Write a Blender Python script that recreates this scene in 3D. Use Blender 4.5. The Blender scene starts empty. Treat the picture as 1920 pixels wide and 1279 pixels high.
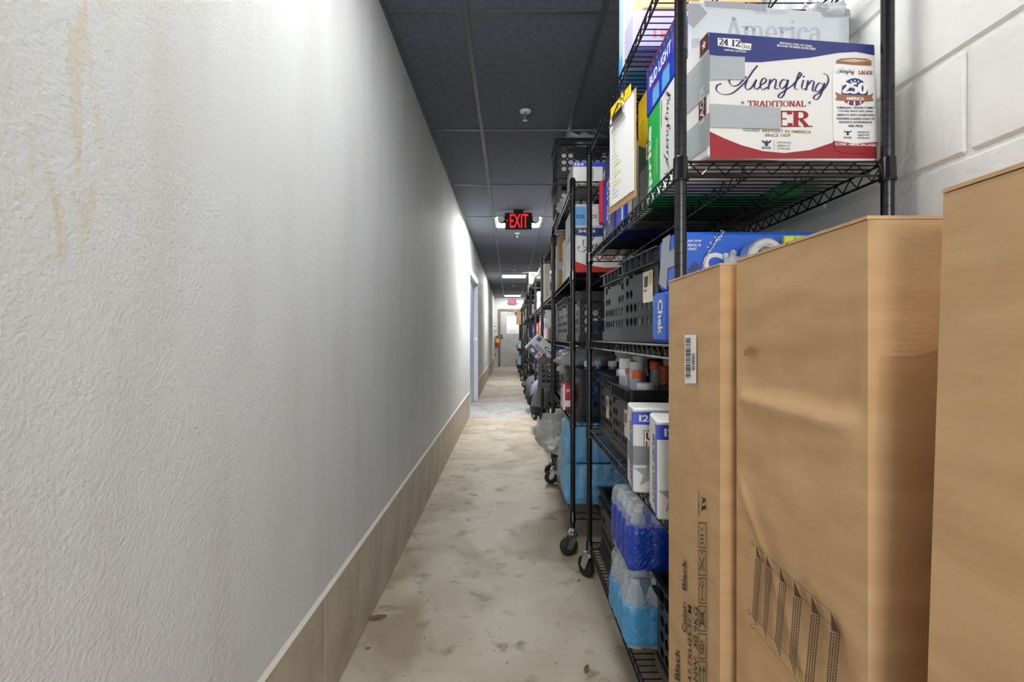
import bpy, math, random
from mathutils import Vector, Matrix, noise
random.seed(7)
S = bpy.context.scene
COL = S.collection
# ------------------------------------------------------------------ camera, world, light, exposure
FPX, VX, VY, CH = 906.0, 955.0, 631.0, 1.107          # focal length in pixels, vanishing point, lens height
cd = bpy.data.cameras.new('camera'); cam = bpy.data.objects.new('camera', cd); COL.objects.link(cam)
cam.location = (0, 0, CH); cam.rotation_euler = (math.pi/2, 0, 0)
cd.sensor_width = 36.0; cd.lens = 36.0*FPX/1920.0
cd.shift_x = (960-VX)/1920.0; cd.shift_y = (VY-639.5)/1920.0
cd.clip_start = 0.02; cd.clip_end = 60
S.camera = cam
w = bpy.data.worlds.new('world'); S.world = w; w.use_nodes = True
w.node_tree.nodes['Background'].inputs[0].default_value = (0.97, 0.985, 1.0, 1)
w.node_tree.nodes['Background'].inputs[1].default_value = 4.2  # added fill, entering by the corridor end left open behind the camera
S.view_settings.view_transform = 'Standard'; S.view_settings.look = 'None'
S.view_settings.gamma = 1.0; S.view_settings.use_curve_mapping = False
S.view_settings.exposure = 0.95
LIGHT = 18.0                                           # radiance of the ceiling panels
S.cycles.max_bounces = 10; S.cycles.transparent_max_bounces = 24
S.cycles.diffuse_bounces = 6; S.cycles.caustics_reflective = False; S.cycles.caustics_refractive = False
S.cycles.sample_clamp_indirect = 6.0
# room numbers (metres; x across, y along the corridor, z up)
XL, XR, ZC, YE, YB = -0.555, 0.862, 2.54, 17.75, -2.6
# ------------------------------------------------------------------ materials
def lin(c):
    return tuple((x/255/12.92 if x/255 <= .04045 else ((x/255+.055)/1.055)**2.4) for x in c) + (1,)
MATS = {}
def mat(name, rgb, rough=.5, metal=0.0, bump=None, var=None, emit=None, alpha=None, spec=.5, coat=0.0):
    """bump=(noise scale, height m), var=(scale, rgb2, amount)"""
    if name in MATS: return MATS[name]
    m = bpy.data.materials.new(name); m.use_nodes = True
    nt = m.node_tree; p = nt.nodes['Principled BSDF']
    p.inputs['Base Color'].default_value = lin(rgb)
    p.inputs['Roughness'].default_value = rough; p.inputs['Metallic'].default_value = metal
    p.inputs['Specular IOR Level'].default_value = spec; p.inputs['Coat Weight'].default_value = coat
    tc = nt.nodes.new('ShaderNodeTexCoord')
    if bump:
        n = nt.nodes.new('ShaderNodeTexNoise'); n.inputs['Scale'].default_value = bump[0]; n.inputs['Detail'].default_value = 3
        b = nt.nodes.new('ShaderNodeBump'); b.inputs['Strength'].default_value = 1; b.inputs['Distance'].default_value = bump[1]
        nt.links.new(tc.outputs['Object'], n.inputs['Vector']); nt.links.new(n.outputs['Fac'], b.inputs['Height'])
        nt.links.new(b.outputs['Normal'], p.inputs['Normal'])
    if var:
        n = nt.nodes.new('ShaderNodeTexNoise'); n.inputs['Scale'].default_value = var[0]; n.inputs['Detail'].default_value = 5
        r = nt.nodes.new('ShaderNodeMapRange'); r.inputs['From Min'].default_value = .38; r.inputs['From Max'].default_value = .66
        r.inputs['To Max'].default_value = var[2]
        mx = nt.nodes.new('ShaderNodeMix'); mx.data_type = 'RGBA'
        mx.inputs['A'].default_value = lin(rgb); mx.inputs['B'].default_value = lin(var[1])
        nt.links.new(tc.outputs['Object'], n.inputs['Vector']); nt.links.new(n.outputs['Fac'], r.inputs['Value'])
        nt.links.new(r.outputs['Result'], mx.inputs['Factor']); nt.links.new(mx.outputs['Result'], p.inputs['Base Color'])
    if emit:
        p.inputs['Emission Color'].default_value = lin(rgb); p.inputs['Emission Strength'].default_value = emit
    if alpha is not None: p.inputs['Alpha'].default_value = alpha
    MATS[name] = m; return m
def nodes(name):
    m = bpy.data.materials.new(name); m.use_nodes = True; MATS[name] = m
    return m, m.node_tree, m.node_tree.nodes['Principled BSDF'], lambda t: m.node_tree.nodes.new(t)
def film_mat(name, rgb, clear, rough=.12, bump=(30, .012)):
    m, nt, p, N = nodes(name)
    p.inputs['Base Color'].default_value = lin(rgb); p.inputs['Roughness'].default_value = rough
    p.inputs['Specular IOR Level'].default_value = .8
    tr = N('ShaderNodeBsdfTransparent'); mx = N('ShaderNodeMixShader'); out = nt.nodes['Material Output']
    lw = N('ShaderNodeLayerWeight'); lw.inputs['Blend'].default_value = .35
    mr = N('ShaderNodeMapRange'); mr.inputs['To Min'].default_value = 1-clear; mr.inputs['To Max'].default_value = min(1, 1-clear+.45)
    tc = N('ShaderNodeTexCoord'); n = N('ShaderNodeTexNoise'); n.inputs['Scale'].default_value = bump[0]; n.inputs['Distortion'].default_value = 1.5
    b = N('ShaderNodeBump'); b.inputs['Distance'].default_value = bump[1]
    nt.links.new(tc.outputs['Object'], n.inputs['Vector']); nt.links.new(n.outputs['Fac'], b.inputs['Height'])
    nt.links.new(b.outputs['Normal'], p.inputs['Normal']); nt.links.new(b.outputs['Normal'], lw.inputs['Normal'])
    nt.links.new(lw.outputs['Facing'], mr.inputs['Value']); nt.links.new(mr.outputs['Result'], mx.inputs['Fac'])
    nt.links.new(tr.outputs[0], mx.inputs[1]); nt.links.new(p.outputs[0], mx.inputs[2]); nt.links.new(mx.outputs[0], out.inputs['Surface'])
    return m
def stucco():
    m, nt, p, N = nodes('stucco'); L = nt.links.new
    g = N('ShaderNodeNewGeometry'); pos = g.outputs['Position']
    n1 = N('ShaderNodeTexNoise'); n1.inputs['Scale'].default_value = 150; n1.inputs['Detail'].default_value = 4; n1.inputs['Roughness'].default_value = .55
    n2 = N('ShaderNodeTexNoise'); n2.inputs['Scale'].default_value = 60; n2.inputs['Detail'].default_value = 2
    a = N('ShaderNodeMath'); a.operation = 'MULTIPLY_ADD'; a.inputs[1].default_value = .6
    L(pos, n1.inputs['Vector']); L(pos, n2.inputs['Vector']); L(n2.outputs['Fac'], a.inputs[0]); L(n1.outputs['Fac'], a.inputs[2])
    b = N('ShaderNodeBump'); b.inputs['Strength'].default_value = .7; b.inputs['Distance'].default_value = .0028
    L(a.outputs[0], b.inputs['Height']); L(b.outputs['Normal'], p.inputs['Normal'])
    # brown runs where water has dripped: noise drawn out downwards, only high up beside one seam
    mp = N('ShaderNodeMapping'); mp.inputs['Scale'].default_value = (1, 34, 8.0); L(pos, mp.inputs['Vector'])
    n3 = N('ShaderNodeTexNoise'); n3.inputs['Scale'].default_value = 1.0; n3.inputs['Detail'].default_value = 5; n3.inputs['Distortion'].default_value = .5
    L(mp.outputs[0], n3.inputs['Vector'])
    r3 = N('ShaderNodeMapRange'); r3.inputs['From Min'].default_value = .50; r3.inputs['From Max'].default_value = .70; L(n3.outputs['Fac'], r3.inputs['Value'])
    sx = N('ShaderNodeSeparateXYZ'); L(pos, sx.inputs[0])
    def band(src, lo, hi, soft):
        u = N('ShaderNodeMapRange'); u.interpolation_type = 'SMOOTHSTEP'; u.inputs['From Min'].default_value = lo-soft; u.inputs['From Max'].default_value = lo+soft; L(src, u.inputs['Value'])
        d = N('ShaderNodeMapRange'); d.interpolation_type = 'SMOOTHSTEP'; d.inputs['From Min'].default_value = hi+soft; d.inputs['From Max'].default_value = hi-soft; L(src, d.inputs['Value'])
        q = N('ShaderNodeMath'); q.operation = 'MULTIPLY'; L(u.outputs[0], q.inputs[0]); L(d.outputs[0], q.inputs[1]); return q.outputs[0]
    def mul(x, y):
        q = N('ShaderNodeMath'); q.operation = 'MULTIPLY'; L(x, q.inputs[0])
        if isinstance(y, float): q.inputs[1].default_value = y
        else: L(y, q.inputs[1])
        return q.outputs[0]
    msk = mul(band(sx.outputs['Y'], .535, .655, .035), band(sx.outputs['Z'], 1.22, 2.6, .12))
    st = mul(mul(r3.outputs[0], msk), .85)
    # faint broad grime
    mp2 = N('ShaderNodeMapping'); mp2.inputs['Scale'].default_value = (1, 5, 1.1); L(pos, mp2.inputs['Vector'])
    n4 = N('ShaderNodeTexNoise'); n4.inputs['Scale'].default_value = 1.4; n4.inputs['Detail'].default_value = 6; L(mp2.outputs[0], n4.inputs['Vector'])
    r4 = N('ShaderNodeMapRange'); r4.inputs['From Min'].default_value = .46; r4.inputs['From Max'].default_value = .72; r4.inputs['To Max'].default_value = .38; L(n4.outputs['Fac'], r4.inputs['Value'])
    # small dark scuffs
    mp5 = N('ShaderNodeMapping'); mp5.inputs['Scale'].default_value = (1, 7, 16); mp5.inputs['Rotation'].default_value = (.5, 0, 0); L(pos, mp5.inputs['Vector'])
    n5 = N('ShaderNodeTexNoise'); n5.inputs['Scale'].default_value = 2.2; n5.inputs['Detail'].default_value = 2; n5.inputs['Distortion'].default_value = 2; L(mp5.outputs[0], n5.inputs['Vector'])
    r5 = N('ShaderNodeMapRange'); r5.inputs['From Min'].default_value = .735; r5.inputs['From Max'].default_value = .80; r5.inputs['To Max'].default_value = .5; L(n5.outputs['Fac'], r5.inputs['Value'])
    sc = mul(r5.outputs[0], band(sx.outputs['Z'], .35, 1.15, .1))
    def mixc(fac, c_in, c2):
        q = N('ShaderNodeMix'); q.data_type = 'RGBA'; L(fac, q.inputs['Factor'])
        if isinstance(c_in, tuple): q.inputs['A'].default_value = c_in
        else: L(c_in, q.inputs['A'])
        q.inputs['B'].default_value = c2; return q.outputs['Result']
    c = mixc(r4.outputs[0], lin((210, 212, 212)), lin((190, 187, 180)))
    c = mixc(st, c, lin((204, 184, 136))); c = mixc(sc, c, lin((120, 112, 104)))
    L(c, p.inputs['Base Color']); p.inputs['Roughness'].default_value = .62; p.inputs['Specular IOR Level'].default_value = .35
    return m
def concrete(name, c1, c2, c3):
    m, nt, p, N = nodes(name); L = nt.links.new
    g = N('ShaderNodeNewGeometry'); pos = g.outputs['Position']
    def nz(s, d, dist=0, det=6):
        n = N('ShaderNodeTexNoise'); n.inputs['Scale'].default_value = s; n.inputs['Detail'].default_value = det; n.inputs['Distortion'].default_value = dist; L(pos, n.inputs['Vector']); return n.outputs['Fac']
    def rg(x, a, b, t):
        r = N('ShaderNodeMapRange'); r.inputs['From Min'].default_value = a; r.inputs['From Max'].default_value = b; r.inputs['To Max'].default_value = t; L(x, r.inputs['Value']); return r.outputs[0]
    def mx(f, a, b):
        q = N('ShaderNodeMix'); q.data_type = 'RGBA'; L(f, q.inputs['Factor'])
        if isinstance(a, tuple): q.inputs['A'].default_value = a
        else: L(a, q.inputs['A'])
        q.inputs['B'].default_value = b; return q.outputs['Result']
    c = mx(rg(nz(3.0, 0, .6), .40, .66, 1.0), lin(c1), lin(c2))
    c = mx(rg(nz(1.7, 0, 1.2, 8), .50, .66, .75), c, lin(c3))
    c = mx(rg(nz(9, 0, .4, 9), .58, .72, .8), c, lin(tuple(int(x*.80) for x in c3)))
    c = mx(rg(nz(46, 0, .2, 4), .64, .74, .7), c, lin((92, 84, 72)))
    L(c, p.inputs['Base Color'])
    b = N('ShaderNodeBump'); b.inputs['Strength'].default_value = .6; b.inputs['Distance'].default_value = .0025; L(nz(70, 0, 0, 5), b.inputs['Height'])
    L(b.outputs['Normal'], p.inputs['Normal'])
    p.inputs['Roughness'].default_value = .55; p.inputs['Specular IOR Level'].default_value = .4
    return m
def cardboard(name, rgb, rgb2):
    m, nt, p, N = nodes(name); L = nt.links.new
    tc = N('ShaderNodeTexCoord')
    mp = N('ShaderNodeMapping'); mp.inputs['Scale'].default_value = (1, 1, 5); L(tc.outputs['Object'], mp.inputs['Vector'])
    n = N('ShaderNodeTexNoise'); n.inputs['Scale'].default_value = 6; n.inputs['Detail'].default_value = 5; L(mp.outputs[0], n.inputs['Vector'])
    q = N('ShaderNodeMix'); q.data_type = 'RGBA'; q.inputs['A'].default_value = lin(rgb); q.inputs['B'].default_value = lin(rgb2)
    r = N('ShaderNodeMapRange'); r.inputs['From Min'].default_value = .35; r.inputs['From Max'].default_value = .7; L(n.outputs['Fac'], r.inputs['Value'])
    L(r.outputs[0], q.inputs['Factor']); L(q.outputs['Result'], p.inputs['Base Color'])
    wv = N('ShaderNodeTexWave'); wv.bands_direction = 'Z'; wv.inputs['Scale'].default_value = 55; wv.inputs['Distortion'].default_value = .6; L(tc.outputs['Object'], wv.inputs['Vector'])
    n2 = N('ShaderNodeTexNoise'); n2.inputs['Scale'].default_value = 14; n2.inputs['Detail'].default_value = 4; L(tc.outputs['Object'], n2.inputs['Vector'])
    a = N('ShaderNodeMath'); a.operation = 'MULTIPLY_ADD'; a.inputs[1].default_value = .012; L(wv.outputs['Fac'], a.inputs[0]); L(n2.outputs['Fac'], a.inputs[2])
    b = N('ShaderNodeBump'); b.inputs['Strength'].default_value = .5; b.inputs['Distance'].default_value = .006; L(a.outputs[0], b.inputs['Height']); L(b.outputs['Normal'], p.inputs['Normal'])
    p.inputs['Roughness'].default_value = .58; p.inputs['Specular IOR Level'].default_value = .35
    return m
STUCCO = stucco()
FLOOR = concrete('concrete', (184, 174, 156), (166, 154, 134), (140, 123, 96))
DAYLIT_FLOOR = concrete('daylit_concrete', (186, 186, 182), (172, 172, 168), (154, 150, 142))  # bluish daylight at the left doorway, painted as a paler concrete tone
KRAFT = cardboard('kraft', (203, 167, 124), (190, 152, 108))
KRAFT2 = cardboard('kraft_brown', (172, 130, 86), (156, 116, 74))
BLOCKM = mat('painted_block', (222, 222, 219), .5, bump=(70, .0022), var=(9, (208, 208, 206), .6))
MORTAR = mat('painted_mortar', (214, 214, 211), .6, bump=(90, .003))
TILE = mat('black_tile', (104, 108, 119), .75, bump=(220, .0015), var=(40, (88, 92, 102), .8), spec=.25)
TEE = mat('tee', (76, 78, 82), .38, spec=.6)
BASETILE = mat('travertine', (186, 174, 156), .42, bump=(30, .001), var=(7, (164, 150, 130), 1.0))
GROUT = mat('grout', (206, 200, 188), .8, bump=(60, .003))
LIGHTM = [mat('panel_light_%d' % i, (253, 253, 252), .5, emit=LIGHT*k) for i, k in enumerate((.66, 2.6, 1.9, .9))]
WHITE = mat('white_paint', (235, 235, 232), .4)
BLACKM = mat('black_coat', (17, 17, 19), .22, spec=.6)
GROOVE = mat('groove_grey', (70, 72, 76), .5)
CHROME = mat('chrome', (205, 207, 210), .22, metal=1.0)
RUBBER = mat('rubber', (26, 26, 27), .6)
CRATE = mat('crate_black', (30, 31, 34), .38, spec=.5)
CRATEG = mat('crate_grey', (48, 50, 55), .36, spec=.5)
DAYLIT_DOOR = mat('door_daylight_tint', (206, 213, 226), .35)  # bluish cast of daylight is mixed into the door colour
GAP = mat('door_gap', (40, 44, 52), .6)
GREYDOOR = mat('grey_door', (176, 178, 178), .45, var=(5, (158, 159, 156), .9))
BROWNFRAME = mat('brown_frame', (112, 98, 80), .45, var=(8, (136, 118, 92), .8))
RED = mat('red', (190, 28, 34), .4); DRED = mat('dark_red', (150, 34, 44), .45)
GLOWRED = mat('exit_red', (250, 26, 34), .4, emit=.75)
NAVY = mat('navy', (48, 56, 118), .38); NAVYD = mat('ink_navy', (52, 54, 92), .5); BLUE = mat('blue', (28, 66, 198), .34)
SKYB = mat('sky_blue', (92, 168, 226), .4); LBLUE = mat('light_blue', (176, 210, 240), .4); CHEK = mat('pop_blue', (30, 100, 214), .34)
CASEW = mat('case_white', (224, 224, 220), .42, bump=(16, .003)); CASEG = mat('case_grey', (200, 204, 208), .42, bump=(14, .003))
INKG = mat('ink_lavender', (176, 178, 190), .5); INK = mat('ink_black', (28, 28, 30), .5); INKB = mat('ink_brown', (84, 64, 44), .7)
TAPE = mat('duct_tape', (168, 174, 178), .34, bump=(60, .002), spec=.6); TAPED = mat('grey_tape', (120, 124, 126), .35, bump=(60, .002))
SILVER = mat('silver_print', (158, 162, 168), .4); BROWN = mat('can_bronze', (150, 108, 80), .35)
GREEN = mat('lime_green', (20, 176, 84), .36); DGREEN = mat('dark_green', (50, 92, 74), .38); YELLOW = mat('yellow', (236, 206, 24), .45)
LIME = mat('lime_bag', (200, 210, 60), .5); LAV = mat('lavender', (178, 172, 202), .5); TAN = mat('tan', (206, 176, 132), .5)
PAPER = mat('paper', (236, 236, 232), .6); BOARD = mat('hardboard', (190, 150, 104), .5); GREYB = mat('grey_cloth', (120, 126, 138), .8, bump=(80, .002))
BLACKC = mat('black_cloth', (34, 34, 38), .8, bump=(80, .002)); ORANGE = mat('orange_cap', (232, 104, 54), .4); PINK = mat('pink', (228, 44, 92), .4)
AMBER = mat('amber', (150, 88, 26), .15, alpha=.85); OLIVE = mat('olive', (120, 126, 58), .2); CREAM = mat('cream', (226, 220, 204), .5)
LEAFM = mat('dead_leaf', (112, 86, 58), .8)
FILM = film_mat('clear_film', (226, 234, 240), .80, .08, (60, .006)); FILMB = film_mat('blue_film', (120, 200, 250), .5, .1, (50, .008))
BAG = film_mat('clear_bag', (232, 234, 232), .72, .12, (9, .012)); WRAP = film_mat('grey_wrap', (214, 216, 216), .55, .18, (12, .012))
GLASS = film_mat('clear_plastic', (206, 220, 228), .5, .06, (8, .001)); BOTB = film_mat('blue_drink', (24, 140, 214), .2, .1, (8, .001))
# ------------------------------------------------------------------ mesh helpers
class B:
    def __init__(s): s.v = []; s.f = []
    def add(s, vs, fs):
        n = len(s.v); s.v += [tuple(v) for v in vs]; s.f += [tuple(i+n for i in f) for f in fs]; return s
    def box(s, x0, y0, z0, x1, y1, z1, c=0.0, M=None):
        if c <= 0:
            vs = [(x, y, z) for z in (z0, z1) for y in (y0, y1) for x in (x0, x1)]
            fs = [(0, 2, 3, 1), (4, 5, 7, 6), (0, 1, 5, 4), (2, 6, 7, 3), (0, 4, 6, 2), (1, 3, 7, 5)]
        else:
            vs = []; ix = {}
            lo, hi = (x0, y0, z0), (x1, y1, z1)
            for a in range(8):
                s_ = [(a >> k) & 1 for k in range(3)]
                for ax in range(3):
                    p = []
                    for k in range(3):
                        e = hi[k] if s_[k] else lo[k]
                        p.append(e if k == ax else (e - c if s_[k] else e + c))
                    ix[(a, ax)] = len(vs); vs.append(tuple(p))
            fs = []
            for ax in range(3):
                k1, k2 = (ax+1) % 3, (ax+2) % 3
                for sd in (0, 1):
                    q = []
                    for (b1, b2) in ((0, 0), (1, 0), (1, 1), (0, 1)):
                        a = (sd << ax) | (b1 << k1) | (b2 << k2); q.append(ix[(a, ax)])
                    fs.append(tuple(q if sd else q[::-1]))
            for ax in range(3):
                k1, k2 = (ax+1) % 3, (ax+2) % 3
                for b1 in (0, 1):
                    for b2 in (0, 1):
                        a0 = (b1 << k1) | (b2 << k2); a1 = a0 | (1 << ax)
                        q = [ix[(a0, k1)], ix[(a1, k1)], ix[(a1, k2)], ix[(a0, k2)]]
                        fs.append(tuple(q if (b1 == b2) else q[::-1]))
            for a in range(8):
                q = [ix[(a, 0)], ix[(a, 1)], ix[(a, 2)]]
                par = bin(a).count('1') % 2
                fs.append(tuple(q if par else q[::-1]))
        if M: vs = [M @ Vector(v) for v in vs]
        return s.add(vs, fs)
    def tube(s, pts, r, n=6, closed=False, caps=True):
        pts = [Vector(p) for p in pts]; rings = []; m = len(pts)
        for i, p in enumerate(pts):
            a = pts[i-1] if (i > 0 or closed) else p; b = pts[(i+1) % m] if (i < m-1 or closed) else p
            t = (b-a).normalized() if (b-a).length > 1e-9 else Vector((0, 0, 1))
            u = t.cross(Vector((0, 0, 1)));
            if u.length < .05: u = t.cross(Vector((1, 0, 0)))
            u.normalize(); v_ = t.cross(u); rr = r[i] if isinstance(r, (list, tuple)) else r
            rings.append([p + (u*math.cos(2*math.pi*k/n) + v_*math.sin(2*math.pi*k/n))*rr for k in range(n)])
        vs = [q for R in rings for q in R]; fs = []
        for i in range(m if closed else m-1):
            j = (i+1) % m
            for k in range(n): fs.append((i*n+k, i*n+(k+1) % n, j*n+(k+1) % n, j*n+k))
        if caps and not closed: fs.append(tuple(range(n-1, -1, -1))); fs.append(tuple((m-1)*n+k for k in range(n)))
        return s.add(vs, fs)
    def lathe(s, prof, n=16, c=(0, 0, 0), M=None):
        vs = []; fs = []
        for (r, z) in prof:
            for k in range(n):
                a = 2*math.pi*k/n; vs.append(Vector((r*math.cos(a), r*math.sin(a), z)))
        for i in range(len(prof)-1):
            for k in range(n): fs.append((i*n+k, i*n+(k+1) % n, (i+1)*n+(k+1) % n, (i+1)*n+k))
        fs.append(tuple(range(n-1, -1, -1))); fs.append(tuple((len(prof)-1)*n+k for k in range(n)))
        if M: vs = [M @ v for v in vs]
        return s.add([v+Vector(c) for v in vs], fs)
    def mesh(s, name, m=None, smooth=False):
        me = bpy.data.meshes.new(name); me.from_pydata([tuple(v) for v in s.v], [], s.f); me.update()
        if m: me.materials.append(m)
        if smooth:
            me.shade_smooth()
            if smooth != 'all':
                try: me.set_sharp_from_angle(angle=math.radians(38))
                except Exception: pass
        return me
    def ob(s, name, m, parent=None, smooth=False): return link(name, s.mesh(name, m, smooth), parent)
def link(name, data, parent=None):
    o = bpy.data.objects.new(name, data); COL.objects.link(o)
    if parent: o.parent = parent
    return o
LABELS = {}
def tag(o, label, cat, group=None):
    o['label'] = label; o['category'] = cat
    if group: o['group'] = group
    LABELS.setdefault(label, []).append(o); return o
def thing(name, label, cat, loc=(0, 0, 0), rz=0.0, group=None, rot=None):
    o = link(name, None); o.location = loc; o.rotation_euler = rot if rot else (0, 0, rz); o.empty_display_size = .05
    return tag(o, label, cat, group)
def struct(o, kind='structure'): o['kind'] = kind; return o
def stuff(o): o['kind'] = 'stuff'; return o
def copy(o, parent=None):
    c = o.copy(); COL.objects.link(c); c.parent = parent; return c
# ------------------------------------------------------------------ lettering
_TX = {}
def textshape(s, bold=0.0, shear=0.0, sp=1.0):
    """text outline as verts (normalised to 0..1) and faces"""
    k = (s, bold, shear, sp)
    if k in _TX: return _TX[k]
    cu = bpy.data.curves.new('t', 'FONT'); cu.body = s; cu.size = 1; cu.offset = bold; cu.shear = shear; cu.resolution_u = 3; cu.space_character = sp
    o = bpy.data.objects.new('t', cu); COL.objects.link(o)
    dg = bpy.context.evaluated_depsgraph_get(); me = o.evaluated_get(dg).to_mesh()
    vs = [(v.co.x, v.co.y) for v in me.vertices]; fs = [tuple(p.vertices) for p in me.polygons]
    o.evaluated_get(dg).to_mesh_clear(); bpy.data.objects.remove(o); bpy.data.curves.remove(cu)
    x0 = min(v[0] for v in vs); x1 = max(v[0] for v in vs); y0 = min(v[1] for v in vs); y1 = max(v[1] for v in vs)
    vs = [((x-x0)/max(x1-x0, 1e-6), (y-y0)/max(y1-y0, 1e-6)) for x, y in vs]
    _TX[k] = (vs, fs); return _TX[k]
def spline(pts, n=5):
    out = []
    P = [Vector((p[0], p[1])) for p in pts]
    if len(P) == 2: return P
    for i in range(len(P)-1):
        a = P[i-1] if i else P[0]*2-P[1]; b = P[i]; c = P[i+1]; d = P[i+2] if i+2 < len(P) else P[-1]*2-P[-2]
        for k in range(n):
            t = k/n
            out.append(.5*((2*b)+(c-a)*t+(2*a-5*b+4*c-d)*t*t+(3*b-a-3*c+d)*t**3))
    out.append(P[-1]); return out
def strokes(paths, wmin, wmax, curve=True, nibdir=1.35):
    """pen strokes -> flat verts and faces; strokes near direction nibdir (radians) are thick"""
    vs = []; fs = []
    for pts in paths:
        q = spline(pts) if curve else [Vector((p[0], p[1])) for p in pts]
        n0 = len(vs)
        for i, p in enumerate(q):
            a = q[max(0, i-1)]; b = q[min(len(q)-1, i+1)]; t = (b-a)
            if t.length < 1e-9: t = Vector((1, 0))
            t.normalize(); ang = math.atan2(t.y, t.x)
            w_ = wmin+(wmax-wmin)*abs(math.cos(ang-nibdir))**2
            nn = Vector((-t.y, t.x))*w_/2
            vs += [tuple(p+nn), tuple(p-nn)]
            if i: fs.append((n0+2*i-2, n0+2*i-1, n0+2*i+1, n0+2*i))
    return vs, fs
# seriffed capitals, digits and a few small letters: strokes (x,y) in a box 1 high; (kind, points)
def _arc(cx, cy, rx, ry, a0, a1, n=12): return [(cx+rx*math.cos(math.radians(a0+(a1-a0)*i/n)), cy+ry*math.sin(math.radians(a0+(a1-a0)*i/n))) for i in range(n+1)]
GL = {  # glyph: (advance, strokes, serif centres)
 'T': (.82, [[(.41, 0), (.41, 1)], [(.05, .97), (.77, .97)], [(.06, 1), (.06, .78)], [(.76, 1), (.76, .78)]], [(.41, 0)]),
 'R': (.86, [[(.2, 0), (.2, 1)], [(.2, .97), (.45, .97)]+_arc(.45, .74, .24, .23, 90, -90)+[(.2, .5)], [(.42, .5), (.76, .02)]], [(.2, 0), (.2, 1), (.78, 0)]),
 'A': (.88, [[(.12, 0), (.44, 1)], [(.44, 1), (.76, 0)], [(.25, .33), (.64, .33)]], [(.12, 0), (.76, 0)]),
 'D': (.9, [[(.2, 0), (.2, 1)], [(.2, .97), (.42, .97)]+_arc(.42, .5, .36, .47, 90, -90)+[(.2, .03)]], [(.2, 0), (.2, 1)]),
 'I': (.44, [[(.22, 0), (.22, 1)]], [(.22, 0), (.22, 1)]),
 'O': (.92, [_arc(.46, .5, .36, .48, 0, 360, 20)], []),
 'N': (.92, [[(.18, 0), (.18, 1)], [(.18, 1), (.74, 0)], [(.74, 0), (.74, 1)]], [(.18, 0), (.18, 1), (.74, 1)]),
 'L': (.74, [[(.2, 0), (.2, 1)], [(.2, .03), (.68, .03)], [(.67, 0), (.67, .25)]], [(.2, 0), (.2, 1)]),
 'G': (.92, [_arc(.48, .5, .37, .48, 50, 320, 16), [(.76, .42), (.76, .12)]], [(.74, .43)]),
 'E': (.78, [[(.2, 0), (.2, 1)], [(.2, .97), (.68, .97)], [(.2, .5), (.52, .5)], [(.2, .03), (.7, .03)], [(.67, 1), (.67, .78)], [(.69, 0), (.69, .24)]], [(.2, 0), (.2, 1)]),
 'm': (1.1, [[(.18, 0), (.18, .66)], [(.18, .5)]+_arc(.36, .46, .18, .2, 150, 0, 8)+[(.54, 0)], [(.54, .46)]+_arc(.72, .46, .18, .2, 150, 0, 8)+[(.9, 0)]], [(.18, 0), (.54, 0), (.9, 0), (.12, .66)]),
 'e': (.68, [[(.12, .36), (.56, .36)]+_arc(.34, .34, .22, .32, 0, 310, 16)], []),
 'r': (.56, [[(.18, 0), (.18, .66)], [(.18, .42)]+_arc(.36, .44, .16, .2, 150, 40, 6)], [(.18, 0), (.12, .66), (.46, .58)]),
 'i': (.38, [[(.2, 0), (.2, .66)], [(.2, .84), (.2, .95)]], [(.2, 0), (.14, .66)]),
 'c': (.62, [_arc(.34, .34, .23, .32, 40, 320, 14)], [(.5, .54)]),
 'a': (.68, [_arc(.32, .46, .18, .19, 150, 0, 8)+[(.5, .1), (.6, .02)], _arc(.3, .2, .19, .19, 60, 330, 12)], []),
 '2': (.72, [_arc(.36, .72, .24, .26, 170, -30, 12)+[(.14, .05)], [(.12, .04), (.62, .04)], [(.61, 0), (.61, .2)]], []),
 '4': (.74, [[(.5, 0), (.5, 1)], [(.5, .98), (.08, .3)], [(.08, .3), (.68, .3)]], [(.5, 0)]),
 '1': (.5, [[(.26, 0), (.26, 1)], [(.26, .98), (.1, .86)]], [(.26, 0)]),
 '5': (.72, [[(.18, .98), (.6, .98)], [(.18, .98), (.18, .55)], [(.18, .55)]+_arc(.34, .32, .26, .3, 110, -150, 14)], []),
 '0': (.76, [_arc(.38, .5, .26, .48, 0, 360, 18)], []),
 ' ': (.4, [], []),
}
def serif(s, thick=.2, thin=.07, gap=1.0):
    vs = []; fs = []; x = 0
    for ch in s:
        adv, st, se = GL[ch]
        a, b = strokes([[(px+x, py) for px, py in q] for q in st], thin, thick, False, math.pi/2)
        n = len(vs); vs += a; fs += [tuple(i+n for i in f) for f in b]
        for (sx, sy) in se:
            h = thin*.9; y0 = sy if sy < .5 else sy-h; n = len(vs); r = thick*.95
            vs += [(x+sx-r, y0), (x+sx+r, y0), (x+sx+r, y0+h), (x+sx-r, y0+h)]; fs.append((n, n+1, n+2, n+3))
        x += adv*gap
    x0 = min(v[0] for v in vs); x1 = max(v[0] for v in vs); y0 = min(v[1] for v in vs); y1 = max(v[1] for v in vs)
    return [((a-x0)/(x1-x0), (b-y0)/(y1-y0)) for a, b in vs], fs
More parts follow.
